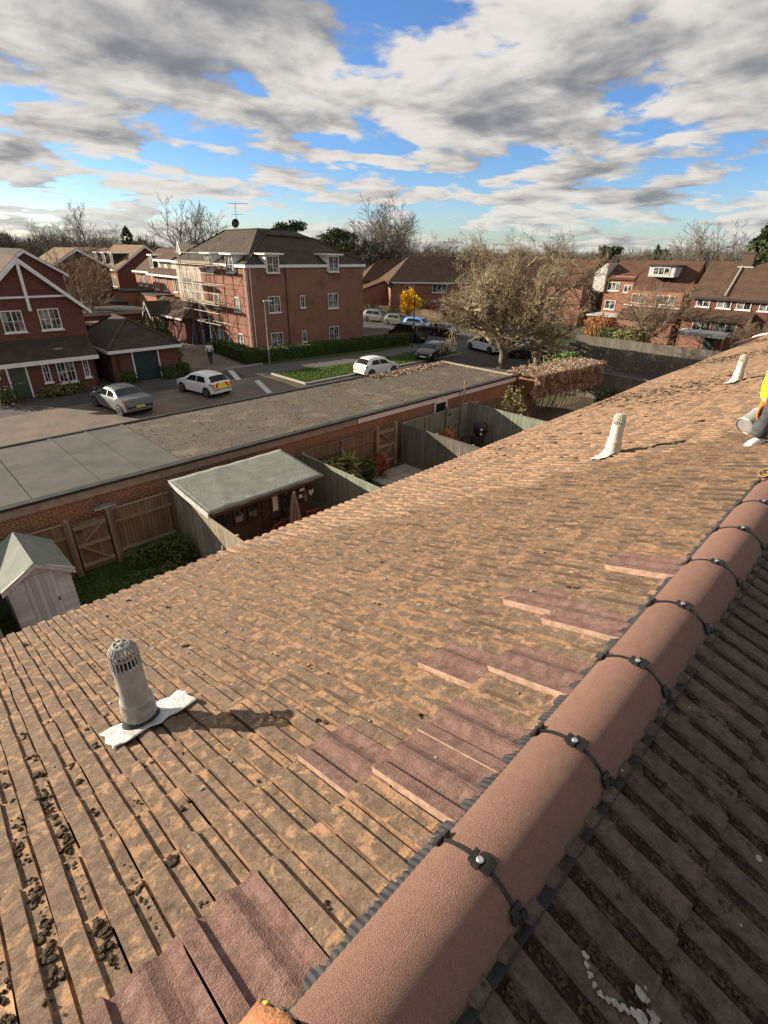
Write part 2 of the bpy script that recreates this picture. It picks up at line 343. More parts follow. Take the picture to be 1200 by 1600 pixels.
# ------------------------------------------------------------------ mesh helpers
def npmesh(name, verts, faces):
    "fast mesh from numpy: faces is (n,k) or list of (n,k)"
    me = bpy.data.meshes.new(name)
    if not isinstance(faces, list): faces = [faces]
    faces = [np.asarray(f, dtype=np.int32) for f in faces if len(f)]
    verts = np.asarray(verts, dtype=np.float32)
    me.vertices.add(len(verts)); me.vertices.foreach_set('co', verts.ravel())
    nl = sum(f.size for f in faces); nf = sum(len(f) for f in faces)
    me.loops.add(nl); me.polygons.add(nf)
    me.loops.foreach_set('vertex_index', np.concatenate([f.ravel() for f in faces]))
    tot = np.concatenate([np.full(len(f), f.shape[1], np.int32) for f in faces])
    start = np.concatenate([[0], np.cumsum(tot)[:-1]]).astype(np.int32)
    me.polygons.foreach_set('loop_start', start)
    try: me.polygons.foreach_set('loop_total', tot)
    except Exception: pass
    me.update(calc_edges=True); me.validate()
    return me
ORG = {}
def link(o, parent=None, loc=None):
    COL.objects.link(o)
    if parent is not None: o.parent = parent
    if loc is not None: o.location = loc
    return o
def tag(o, label=None, cat=None, group=None, kind=None):
    if label: o['label'] = label
    if cat: o['category'] = cat
    if group: o['group'] = group
    if kind: o['kind'] = kind
    return o
def thing(name, label, cat, loc=(0, 0, 0), group=None, rz=0.):
    o = bpy.data.objects.new(name, None); link(o); o.location = loc; o.rotation_euler = (0, 0, rz); o.empty_display_size = .2
    ORG[o.name] = V(loc) if rz == 0 else V((0, 0, 0))     # rotated things are built in their own axes
    return tag(o, label, cat, group)
def org(p): return ORG.get(p.name, V((0, 0, 0))) if p is not None else V((0, 0, 0))
class MB:
    def __init__(s): s.v = []; s.f = []
    def add(s, vs, fs):
        n = len(s.v); s.v += [tuple(x) for x in vs]; s.f += [tuple(i+n for i in f) for f in fs]; return s
    def obox(s, O, U, W, Z, u, w, z):
        O, U, W, Z = V(O), V(U), V(W), V(Z)
        vs = [O+U*a+W*b+Z*c for a in u for b in w for c in z]
        return s.add(vs, [(0, 1, 3, 2), (4, 6, 7, 5), (0, 4, 5, 1), (2, 3, 7, 6), (0, 2, 6, 4), (1, 5, 7, 3)])
    def box(s, x0, x1, y0, y1, z0, z1): return s.obox((0, 0, 0), (1, 0, 0), (0, 1, 0), (0, 0, 1), (x0, x1), (y0, y1), (z0, z1))
    def bar(s, a, b, w, h=None):
        "square bar from a to b"
        a, b = V(a), V(b); d = (b-a); L = d.length; d.normalize(); h = h or w
        up = V((0, 0, 1)) if abs(d.z) < .95 else V((1, 0, 0))
        x = d.cross(up).normalized(); y = x.cross(d)
        return s.obox(a, d, x, y, (0, L), (-w/2, w/2), (-h/2, h/2))
    def tube(s, a, b, r0, r1=None, n=10, caps=True):
        a, b = V(a), V(b); r1 = r0 if r1 is None else r1; d = (b-a).normalized()
        up = V((0, 0, 1)) if abs(d.z) < .95 else V((1, 0, 0)); x = d.cross(up).normalized(); y = x.cross(d)
        vs = [p+(x*math.cos(2*math.pi*i/n)+y*math.sin(2*math.pi*i/n))*r for p, r in ((a, r0), (b, r1)) for i in range(n)]
        fs = [(i, (i+1) % n, n+(i+1) % n, n+i) for i in range(n)]
        if caps: fs += [tuple(range(n-1, -1, -1)), tuple(range(n, 2*n))]
        return s.add(vs, fs)
    def path(s, pts, r, n=8):
        for a, b in zip(pts, pts[1:]): s.tube(a, b, r, r, n)
        return s
    def lathe(s, prof, O=(0, 0, 0), A=(0, 0, 1), n=20, cap=True):
        "profile (radius, height) turned about axis A through O"
        O, A = V(O), V(A).normalized(); up = V((0, 0, 1)) if abs(A.z) < .95 else V((1, 0, 0)); x = A.cross(up).normalized(); y = x.cross(A)
        vs = []; fs = []
        for r, h in prof: vs += [O+A*h+(x*math.cos(2*math.pi*i/n)+y*math.sin(2*math.pi*i/n))*r for i in range(n)]
        for k in range(len(prof)-1): fs += [(k*n+i, k*n+(i+1) % n, (k+1)*n+(i+1) % n, (k+1)*n+i) for i in range(n)]
        if cap: fs += [tuple(range(n)), tuple(range((len(prof)-1)*n, len(prof)*n))]
        return s.add(vs, fs)
    def slab(s, pts, t):
        "polygon with a vertical thickness t below it"
        n = len(pts); vs = [V(p) for p in pts]+[V(p)-V((0, 0, t)) for p in pts]
        return s.add(vs, [tuple(range(n)), tuple(range(2*n-1, n-1, -1))]+[(i, (i+1) % n, n+(i+1) % n, n+i) for i in range(n)])
    def prism(s, pts, d):
        n = len(pts); d = V(d); vs = [V(p) for p in pts]+[V(p)+d for p in pts]
        return s.add(vs, [tuple(range(n)), tuple(range(2*n-1, n-1, -1))]+[(i, (i+1) % n, n+(i+1) % n, n+i) for i in range(n)])
    def mesh(s, name, o=V((0, 0, 0)), smooth=False, fix=True):
        me = bpy.data.meshes.new(name); me.from_pydata([(x-o.x, y-o.y, z-o.z) for x, y, z in s.v], [], s.f)
        if fix:
            bm = bmesh.new(); bm.from_mesh(me); bmesh.ops.recalc_face_normals(bm, faces=bm.faces); bm.to_mesh(me); bm.free()
        if smooth:
            for p in me.polygons: p.use_smooth = True
            try: me.set_sharp_from_angle(angle=R(38))
            except Exception: pass
        return me
    def build(s, name, mat, parent=None, smooth=False, fix=True, label=None, bevel=0.):
        if parent is not None and parent.type == 'MESH' and parent.parent is None: o_ = V(parent.location)
        else: o_ = org(parent)
        if parent is None and s.v:
            a = np.array(s.v); o_ = V(((a[:, 0].min()+a[:, 0].max())/2, (a[:, 1].min()+a[:, 1].max())/2, a[:, 2].min()))
        o = bpy.data.objects.new(name, s.mesh(name, o_, smooth, fix)); o.data.materials.append(MATS[mat])
        link(o, parent)
        if parent is None: o.location = o_
        else: ORG[o.name] = o_
        if parent is None: ORG[o.name] = o_
        if bevel:
            b = o.modifiers.new('bevel', 'BEVEL'); b.width = bevel; b.segments = 2; b.limit_method = 'ANGLE'
        if label: o['label'] = label
        return o
def obj(name, me, mat, parent=None, loc=None):
    o = bpy.data.objects.new(name, me)
    if mat and not me.materials: me.materials.append(MATS[mat])
    return link(o, parent, loc)
def struct(name, mb, mat): return tag(mb.build(name, mat), kind='structure')
def copy_tree(o, parent=None, fn=None):
    c = o.copy(); COL.objects.link(c); c.parent = parent
    for ch in list(o.children): copy_tree(ch, c)
    return c
def tubes_np(segs, n=4):
    "segs: array (k,8) p0 p1 r0 r1 -> verts, quads"
    S = np.asarray(segs, dtype=np.float64); p0, p1, r0, r1 = S[:, :3], S[:, 3:6], S[:, 6], S[:, 7]
    d = p1-p0; d /= np.maximum(np.linalg.norm(d, axis=1, keepdims=True), 1e-9)
    up = np.where(np.abs(d[:, 2:3]) < .9, np.array([[0, 0, 1.]]), np.array([[1., 0, 0]]))
    x = np.cross(d, up); x /= np.linalg.norm(x, axis=1, keepdims=True); y = np.cross(x, d)
    a = np.arange(n)*2*np.pi/n
    ring = x[:, None]*np.cos(a)[None, :, None]+y[:, None]*np.sin(a)[None, :, None]
    va = p0[:, None]+ring*r0[:, None, None]; vb = p1[:, None]+ring*r1[:, None, None]
    verts = np.concatenate([va, vb], axis=1).reshape(-1, 3)
    k = len(S); base = (np.arange(k)*2*n)[:, None]; i = np.arange(n)[None]; j = (np.arange(n)+1) % n
    q = np.stack([base+i, base+j[None], base+n+j[None], base+n+i], axis=2).reshape(-1, 4)
    return verts, q
def leaf_quads(c, size, rng, up=.3, aspect=1.6):
    "random leaf-sized quads at centres c"
    k = len(c); n = rng.normal(size=(k, 3)); n[:, 2] += up; n /= np.linalg.norm(n, axis=1, keepdims=True)
    a = np.cross(n, rng.normal(size=(k, 3))); a /= np.linalg.norm(a, axis=1, keepdims=True); b = np.cross(n, a)
    s = size*(.6+.8*rng.random((k, 1)))
    v = np.stack([c-a*s*aspect*.5, c+b*s*.42, c+a*s*aspect*.5, c-b*s*.42], axis=1).reshape(-1, 3)
    return v, np.arange(4*k).reshape(-1, 4)

# ================================================================== ground, roads
struct('ground', MB().add([(-3000, -3000, -.03), (3000, -3000, -.03), (3000, 3000, -.03), (-3000, 3000, -.03)], [(0, 1, 2, 3)]), 'far_land')
def sheet(name, pts, z, mat): return struct(name, MB().slab([(x, y, z) for x, y in pts], .02), mat)
sheet('garden_ground', [(-6, 4), (34.5, 4), (34.5, 15.7), (-6, 15.7)], -.004, 'earth')
sheet('car_park', [(-14, 21.2), (21.6, 21.2), (21.6, 35.3), (-14, 35.3)], .0, 'block_paving')
sheet('access_road', [(-14, 35.3), (20.5, 35.3), (20.5, 38.6), (-14, 38.6)], .002, 'asphalt')
sheet('side_road', [(18.2, 38.6), (22.4, 38.6), (23.6, 47), (24.2, 62), (18.2, 62)], .001, 'block_paving')
sheet('lane', [(21.6, 21.2), (41.5, 21.2), (41.5, 30.8), (21.6, 30.4)], .003, 'asphalt')
sheet('street', [(41.5, 8), (53.2, 8), (53.2, 60), (60, 90), (48.5, 90), (43, 60), (41.5, 36)], .005, 'asphalt')
sheet('pavement', [(20.5, 35.3), (24, 35.0), (33, 34.0), (41.4, 34.6), (41.4, 36.9), (33.5, 36.9), (24.2, 38.4), (22.6, 39.2), (20.5, 38.6)], .008, 'asphalt_pale')
sheet('verge', [(22.4, 30.6), (41.2, 30.9), (41.2, 34.2), (33, 33.7), (24, 34.8), (22.7, 34.9)], .03, 'lawn')
sheet('apartment_garden', [(24.0, 38.6), (33.5, 37.1), (41.2, 37.1), (41.2, 44), (24, 47)], .012, 'lawn')
sheet('yard', [(34.7, 8), (41.5, 8), (41.5, 21), (34.7, 21)], .004, 'asphalt_pale')
sheet('far_yard', [(46.2, 4), (64, 4), (64, 30), (53.3, 30), (53.3, 20), (46.2, 20)], .012, 'lawn')
sheet('left_garden', [(-14, 38.7), (18.0, 38.7), (18.0, 60), (-14, 60)], -.008, 'asphalt_pale')
kb = MB()
for a, b in (((22.35, 34.95), (22.35, 30.5)), ((22.35, 30.5), (41.2, 30.75)), ((20.4, 38.75), (23.9, 38.7)), ((41.35, 37), (41.45, 45))): kb.bar((*a, .05), (*b, .05), .14, .13)
struct('kerb', kb, 'kerb_stone')
for i, (a, b) in enumerate((((20.6, 38.3), (19.4, 34.9)), ((20.3, 33.9), (18.95, 30.1)))):
    tag(MB().slab([(a[0]-.22, a[1], .012), (a[0]+.22, a[1], .012), (b[0]+.22, b[1], .012), (b[0]-.22, b[1], .012)], .004).build('bay_marking', 'road_paint'), kind='structure')

# ================================================================== the roof we stand on
PA = R(20); CA, SA = math.cos(PA), math.sin(PA)
RY, RZ = .30, 7.62                        # ridge axis: where the two planes of tile would meet
ROOF_X0, ROOF_X1, GAUGE = -1.306, 41.094, .27
HOUSE = thing('terraced_house', 'long terraced house whose mossy brown tiled roof fills the foreground', 'house', (20, 0, 0))
HO = org(HOUSE)
def slope_pt(side, x, s, n=0.):
    "side +1: sunlit slope falling to +y, -1: shaded slope falling to -y"
    return V((x, RY+side*(s*CA+n*SA), RZ-s*SA+n*CA))
# one interlocking tile: two raised flats with troughs between; x across, y down the slope, z off the roof
PROF = [(0, .0165), (.049, .0165), (.0525, .003), (.089, .003), (.0905, -.007), (.0965, -.007), (.0985, .0145), (.147, .0145), (.1505, .003), (.194, .002)]
def tile_arrays(prof=PROF, length=.345, lift=.021, thick=.015):
    vs = []; fs = []; n = len(prof)
    for y, l in ((-length, 0.), (0., lift)):
        for x, z in prof: vs.append((x, y, z+l))
    for x, z in prof: vs.append((x, 0., z+lift-thick))
    vs += [(0, -length, -.012), (0, 0, lift-.008)]
    for i in range(n-1):
        fs.append((i, n+i, n+i+1, i+1)); fs.append((n+i, 2*n+i, 2*n+i+1, n+i+1))
    a = 3*n
    fs.append((0, a, a+1, n)); fs.append((n, a+1, 2*n, 2*n))
    fs[-1] = (n, a+1, 2*n, n)[:3]
    return np.array(vs), fs
TV, TF = tile_arrays()
NV_, NF_ = tile_arrays([(0, .023), (.040, .023), (.045, .009), (.06, .006), (.075, .008), (.09, .017), (.105, .022), (.12, .021), (.135, .013), (.15, .007), (.165, .007), (.18, .015), (.195, .018)], lift=.025, thick=.018)
PX_, PZ_ = [q[0] for q in PROF], [q[1] for q in PROF]
def tile_top(side, x, s):
    "height of the tile face above the roof plane"
    k = max(0, math.ceil((s-S0[side])/GAUGE)); off = .694 if k % 2 == 0 else .594
    u = (x-off) % .2; u = u if side > 0 else .2-u
    return .004+float(np.interp(u, PX_, PZ_))+.021*(1-((S0[side]+k*GAUGE)-s)/.345)
S0 = {1: .43, -1: .39}
def edge_faces(vs, fs, side_only=False):
    "faces that stand up from the tile: side of the overlap and flanks of the ribs"
    out = []
    for f in fs:
        p = [V(vs[i]) for i in f[:3]]; nn = (p[1]-p[0]).cross(p[2]-p[0]).normalized(); out.append(1 if abs(nn.x) > .55 and (not side_only or max(q.x for q in p) < .002) else 0)
    return out
def tile_mesh(name, vs, fs, mat, edge):
    me = bpy.data.meshes.new(name); me.from_pydata([tuple(v) for v in vs], [], fs); me.materials.append(MATS[mat]); me.materials.append(MATS[edge])
    for p, k in zip(me.polygons, edge_faces(vs, fs, edge == 'new_tile_edge')): p.material_index = k
    return me
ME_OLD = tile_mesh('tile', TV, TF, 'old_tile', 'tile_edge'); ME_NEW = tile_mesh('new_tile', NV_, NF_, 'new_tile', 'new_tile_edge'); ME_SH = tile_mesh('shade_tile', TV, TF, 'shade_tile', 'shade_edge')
rng = np.random.default_rng(7); rnd = random.Random(5)
NEW = {(0, -4), (0, -3), (1, 0), (0, 0), (0, 1), (1, 3), (0, 3), (0, 5), (1, 6), (0, 8)}
tiles = []
for side, courses, x_end in ((1, 14, ROOF_X1), (-1, 14, 16.)):
    for k in range(courses):
        off = .694 if k % 2 == 0 else .594
        n0 = math.ceil((ROOF_X0-off)/.2); n1 = int((x_end-off)/.2)
        for n in range(n0, n1):
            s = S0[side]+k*GAUGE
            p = slope_pt(side, off+n*.2+.1, s-.15)
            px, py, dep = project(p)
            vis = dep > .1 and -40 < px < 1240 and -40 < py < 1650
            tiles.append((0 if (side == 1 and (k, n) in NEW) else (1 if vis else 2), dep if vis else 999+abs(dep), side, k, n, off+n*.2, s))
tiles.sort(key=lambda t: (t[0], t[1]))
def tile_matrix(side, x, s):
    ang = rnd.gauss(0, .005); lift = abs(rnd.gauss(0, .0016)); slip = rnd.gauss(0, .0028); roll = rnd.gauss(0, .005)
    X = V((side, 0, 0)); D = V((0, side*CA, -SA)); N = V((0, side*SA, CA))
    M = Matrix((X, D, N)).transposed().to_4x4()
    org_ = slope_pt(side, x if side > 0 else x+.2, s+slip, .002+lift)
    M.translation = org_
    return M @ Matrix.Rotation(ang, 4, 'Z') @ Matrix.Rotation(roll, 4, 'Y')
rest = {1: [], -1: []}
count = 0
for t in tiles:
    pri, dep, side, k, n, x, s = t
    new = pri == 0
    M = tile_matrix(side, x, s)
    if new or count < 300:
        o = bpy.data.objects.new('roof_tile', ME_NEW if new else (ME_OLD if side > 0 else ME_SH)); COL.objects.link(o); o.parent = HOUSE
        M.translation -= HO; o.matrix_local = M; count += 1
        if new: o['label'] = 'new purplish brown tile with crisp ribs'
    else: rest[side].append(np.array(M))
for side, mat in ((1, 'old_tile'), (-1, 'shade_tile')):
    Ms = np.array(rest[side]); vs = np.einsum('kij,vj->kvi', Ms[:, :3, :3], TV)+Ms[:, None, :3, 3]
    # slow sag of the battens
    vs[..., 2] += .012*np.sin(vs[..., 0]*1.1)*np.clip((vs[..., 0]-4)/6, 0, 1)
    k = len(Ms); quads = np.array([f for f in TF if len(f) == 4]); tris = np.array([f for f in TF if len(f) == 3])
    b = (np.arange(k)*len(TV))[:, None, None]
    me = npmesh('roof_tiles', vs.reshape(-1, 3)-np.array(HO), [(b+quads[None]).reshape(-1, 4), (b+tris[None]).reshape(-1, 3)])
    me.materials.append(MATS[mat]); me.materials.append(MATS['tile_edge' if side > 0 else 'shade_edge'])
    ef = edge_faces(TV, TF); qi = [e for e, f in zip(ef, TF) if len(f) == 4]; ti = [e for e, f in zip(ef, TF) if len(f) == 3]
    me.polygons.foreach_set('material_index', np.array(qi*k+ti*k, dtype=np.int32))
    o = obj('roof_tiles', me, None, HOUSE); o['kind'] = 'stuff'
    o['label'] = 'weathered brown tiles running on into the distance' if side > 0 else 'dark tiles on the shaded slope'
# body of the house below the tiles
E_S = S0[1]+13*GAUGE
ey, ez = RY+E_S*CA, RZ-E_S*SA
deck = MB().prism([(ROOF_X0+.02, RY, RZ-.03), (ROOF_X0+.02, ey-.03, ez-.03), (ROOF_X0+.02, ey-.03, ez-.16), (ROOF_X0+.02, RY-(ey-RY)+.03, ez-.16), (ROOF_X0+.02, RY-(ey-RY)+.03, ez-.03)], (ROOF_X1-ROOF_X0-.04, 0, 0))
deck.build('roof_deck', 'black_rubber', HOUSE)
MB().box(ROOF_X0+.1, ROOF_X1-.1, RY-(ey-RY)+.35, ey-.35, 0, ez-.17).build('wall', 'brick_red', HOUSE)
g_ = MB()
gp = [(ey+.06+.06*math.cos(a), ez-.06+.06*math.sin(a)) for a in np.linspace(math.pi, 2*math.pi, 9)]
for (y0, z0), (y1, z1) in zip(gp, gp[1:]): g_.add([(ROOF_X0, y0, z0), (ROOF_X1, y0, z0), (ROOF_X1, y1, z1), (ROOF_X0, y1, z1)], [(0, 1, 2, 3)])
g_.build('gutter', 'black_plastic', HOUSE, smooth=True, fix=False)

# ---- ridge
RR, RTOP = .128, 7.672
RC = RTOP-RR
JOINT0, RLEN = .629, .4505
def arc_pt(x, ang, r):       # ang 0 = top, positive to +y
    return V((x, RY+r*math.sin(ang), RC+r*math.cos(ang)))
def ridge_shell(x0, x1, r0, r1, thick, amax=R(86), na=22, nx=2):
    mb = MB(); A = np.linspace(-amax, amax, na); vs = []
    for rr in (0, thick):
        for i in range(nx):
            f = i/(nx-1); x = x0+(x1-x0)*f; r = r0+(r1-r0)*f-rr
            vs += [arc_pt(x, a, r) for a in A]
    fs = []
    L = nx*na
    for i in range(nx-1):
        for j in range(na-1):
            q = (i*na+j, i*na+j+1, (i+1)*na+j+1, (i+1)*na+j); fs.append(q); fs.append(tuple(L+v for v in q[::-1]))
        for j in (0, na-1): fs.append((i*na+j, (i+1)*na+j, L+(i+1)*na+j, L+i*na+j))
    for i in (0, nx-1):
        for j in range(na-1): fs.append((i*na+j, i*na+j+1, L+i*na+j+1, L+i*na+j))
    return mb.add(vs, fs)
def clip_boxes(mb, x, ang, w, l, h=.009, r=RR+.004):
    a = V((0, math.sin(ang), math.cos(ang))); tdir = V((0, math.cos(ang), -math.sin(ang)))
    c = V((x, RY, RC))+a*r
    mb.obox(c, (1, 0, 0), tdir, a, (-l/2, l/2), (-w/2, w/2), (0, h))
    return c, a, tdir
k0, k1 = -1, 90
for k in range(k0, k1):
    xa = JOINT0+k*RLEN; xb = xa+RLEN
    if xb > ROOF_X1: break
    wob = rnd.gauss(0, .0012)
    t_ = ridge_shell(xa+.004, xb-.003, RR+wob, RR+wob+.001, .014, nx=5).build('ridge_tile', 'ridge_concrete', HOUSE, smooth=True)
    # union strap and clips at the far joint
    near = k < 14
    cb = MB(); A = np.linspace(R(-52), R(80), 16)
    for a0, a1 in zip(A, A[1:]):
        p = [arc_pt(xb+dx, a, RR+.0055) for a in (a0, a1) for dx in (-.0045, .0045)]
        q = [arc_pt(xb+dx, a, RR-.006) for a in (a0, a1) for dx in (-.0045, .0045)]
        cb.add(p+q, [(0, 1, 3, 2), (0, 2, 6, 4), (1, 5, 7, 3)])
    cb.build('union_strap', 'black_plastic', t_, fix=False)
    if near:
        for j, ang in enumerate((R(52), R(0), R(-56))):
            mb = MB()
            clip_boxes(mb, xb-.010, ang, .020, .026, .008); clip_boxes(mb, xb+.012, ang-R(4), .017, .02, .010)
            clip_boxes(mb, xb, ang+R(6), .012, .036, .006)
            if j == 1: clip_boxes(mb, xb+.004, ang-R(10.5), .020, .040, .011)
            mb.build('ridge_clip', 'black_plastic', t_, bevel=.0012)
        c = arc_pt(xb-.002, R(-1.5), RR+.012)
        MB().lathe([(.0085, 0), (.0085, .003), (.006, .005), (.003, .004)], c, (0, 0, 1), 12).build('screw', 'screw_steel', t_, smooth=True)
# corrugated black ridge roll that shows along both edges
for side in (1, -1):
    rr_ = MB(); xs = np.arange(ROOF_X0, ROOF_X1 if side > 0 else 16, .009); vs = []
    for i, x in enumerate(xs):
        zz = .003 if i % 2 else 0.
        pr_ = ((.07, .04), (.136, .017+zz), (.143, .015+zz), (.149, .0)) if side > 0 else ((.07, .018), (.128, .010), (.146, .027+zz), (.151, .0))
        for s, n in pr_: vs.append(slope_pt(side, x, s, n))
    fs = [(i*4+j, i*4+j+1, (i+1)*4+j+1, (i+1)*4+j) for i in range(len(xs)-1) for j in range(3)]
    rr_.add(vs, fs).build('ridge_roll', 'black_rubber', HOUSE, fix=False)

# old ridge piece with yellow lichen that sticks out below the frame's edge
mb = MB(); A = np.linspace(R(-95), R(95), 15)
ox = .148; vs = []
for (x, r) in ((ox-.4, .150), (ox-.03, .152), (ox+.012, .156)):
    for a in A: vs.append(V((x+.012*math.sin(a*5), RY+.012+r*math.sin(a), RC-.016+r*math.cos(a))))
fs = [(i*15+j, i*15+j+1, (i+1)*15+j+1, (i+1)*15+j) for i in range(2) for j in range(14)]
op = mb.add(vs, fs).build('old_ridge_tile', 'terracotta', HOUSE, smooth=True, fix=False, label='broken orange ridge tile edged with yellow lichen')
so = op.modifiers.new('solid', 'SOLIDIFY'); so.thickness = .016; so.offset = -1
def lump(c, r, rs, sub=2, squash=.6):
    bm = bmesh.new(); bmesh.ops.create_icosphere(bm, subdivisions=sub, radius=1)
    ph = [rs.uniform(0, 6.28) for _ in range(6)]
    vs = []
    for v in bm.verts:
        k = 1+.26*math.sin(v.co.x*3.1+ph[0])+.22*math.sin(v.co.y*4.3+ph[1])+.2*math.sin(v.co.z*5+ph[2])+.16*math.sin(v.co.x*9+v.co.y*7+ph[3])+.14*math.sin(v.co.z*11-v.co.y*8+ph[4])
        vs.append(v.co*k)
    fs = [tuple(v.index for v in f.verts) for f in bm.faces]; bm.free()
    return vs, fs
li = MB()
for i in range(46):
    a = rnd.uniform(-1.5, 1.65); x = ox+rnd.uniform(-.035, .012)
    vs, fs = lump(None, 1, rnd)
    c = V((x, RY+.012+.156*math.sin(a), RC-.016+.156*math.cos(a))); rr = rnd.uniform(.004, .011)
    li.add([c+V(v)*rr for v in vs], fs)
li.build('lichen', 'yellow_lichen', op, smooth=True, fix=False)['kind'] = 'stuff'

# ---- moss and debris lying in the troughs, thick where little sun dries it
variants = [lump(None, 1, rnd, 2) for _ in range(12)]
variants0 = [(np.array([tuple(v) for v in vs]), np.array(fs)) for vs, fs in variants]
lows = [lump(None, 1, rnd, 1) for _ in range(8)]
lows = [(np.array([tuple(v) for v in vs]), np.array(fs)) for vs, fs in lows]
def scatter(name, spots, mat, lab):
    allv = []; allf = []; n = 0
    for (p, N_, r, fl, ln) in spots:
        vs, fs = variants0[rnd.randrange(12)] if abs(p[0]) < 2.2 else lows[rnd.randrange(8)]
        a = rnd.uniform(0, 6.28); c, s = math.cos(a), math.sin(a)
        v = vs*np.array([r, r*ln, r*fl]); w_ = v.copy()
        side = 1 if N_ > 0 else -1
        # local axes: x along ridge, D down the slope, N off the roof
        D = np.array([0, side*CA, -SA]); N = np.array([0, side*SA, CA]); X = np.array([1., 0, 0])
        wv = v[:, :1]*X+v[:, 1:2]*D+v[:, 2:3]*N+np.array(p)
        allv.append(wv-np.array(HO)); allf.append(fs+n); n += len(vs)
    me = npmesh(name, np.concatenate(allv), np.concatenate(allf))
    o = obj(name, me, mat, HOUSE); o['kind'] = 'stuff'; o['label'] = lab
    return o
spots = []
TROUGH = (.070, .176)
def trough_pt(side, x, s):
    k = max(0, math.ceil((s-S0[side])/GAUGE)); off = .694 if k % 2 == 0 else .594
    n = math.floor((x-off)/.2); return off+n*.2+(rnd.choice(TROUGH) if side > 0 else .2-rnd.choice(TROUGH))
dens = np.random.default_rng(3)
for i in range(15000):
    u = rnd.random(); x = ROOF_X0+u*u*36; s = rnd.uniform(.2, 3.95)
    pr = .03
    if x > 5: pr += .32*min(1, (x-5)/6)*min(1, max(0, (s-.9)/1.6))
    if x < .1: pr += 1.5*max(0, 1-abs(s-1.15)/1.0)*(1 if x < .0 else .4)
    pr *= .35+1.3*(math.sin(x*2.3+s*1.7)*math.sin(s*3.1-x*1.1)*.5+.5)
    if rnd.random() < pr:
        xx = trough_pt(1, x, s); r = rnd.uniform(.003, .010)*(1+min(1.2, max(0, x-4)*.12)); 
        if x < .1: r *= rnd.uniform(.9, 1.4)
        r = min(r, .03)
        for _c in range(rnd.randint(2, 5) if x < 3 else 1):
            xj = xx+rnd.gauss(0, .008); sj = s+rnd.gauss(0, .014); rj = r*rnd.uniform(.45, .9) if x < 3 else r
            spots.append((slope_pt(1, xj, sj, tile_top(1, xj, sj)+rj*.2), 1, rj, rnd.uniform(.5, .9), rnd.uniform(.8, 1.7)))
scatter('moss', spots, 'moss', 'dark dry moss lumps lying in the tile troughs')
spots = []
for i in range(9000):
    x = 4.5+24*rnd.random()**1.5; s = .5+3.4*rnd.random()**.75
    if rnd.random() < min(1, (x-4.5)/3.5)*min(1, max(.06, (s-.9)/1.2))*(.3+.9*(math.sin(x*1.3+s)*math.sin(s*2.7-x*.6)*.5+.5)):
        xx = trough_pt(1, x, s)+rnd.gauss(0, .015); r = rnd.uniform(.010, .026)
        spots.append((slope_pt(1, xx, s, tile_top(1, xx, s)), 1, r, rnd.uniform(.4, .8), rnd.uniform(.9, 2.4)))
scatter('moss', spots, 'moss_brown', 'brown moss clumps thick towards the far eaves')
spots = []
for i in range(13000):
    x = .3+5.7*rnd.random()**1.6; s = rnd.uniform(.16, 1.5)
    if rnd.random() < .25+.75*(math.sin(x*9)*math.sin(s*13+x*4)*.5+.5):
        xx = trough_pt(-1, x, s)
        xj = xx+rnd.uniform(-.016, .016); spots.append((slope_pt(-1, xj, s, tile_top(-1, xj, s)+.001), -1, rnd.uniform(.002, .006), rnd.uniform(.3, .6), rnd.uniform(.8, 2.)))
scatter('moss', spots, 'moss', 'damp moss filling the troughs of the shaded slope')
# pale crust of bird lime / lichen on the shaded slope
bl = MB()
for i in range(22):
    f = i/21; ang = f*3.6; 
    cx = .715+.052*math.cos(ang+2.2)*(.8+.3*math.sin(ang*3)); s = .325+.105*math.sin(ang+2.2+math.pi)*.9
    vs, fs = variants[rnd.randrange(12)]
    r = rnd.uniform(.004, .011); p = slope_pt(-1, cx, s, tile_top(-1, cx, s)+.003)
    D = V((0, -CA, -SA)); N = V((0, -SA, CA))
    bl.add([p+V((1, 0, 0))*(v.x*r)+D*(v.y*r*1.4)+N*(v.z*.002) for v in vs], fs)
bl.build('pale_crust', 'bird_lime', HOUSE, smooth=True, fix=False, label='pale ragged crust on a dark tile')['kind'] = 'stuff'

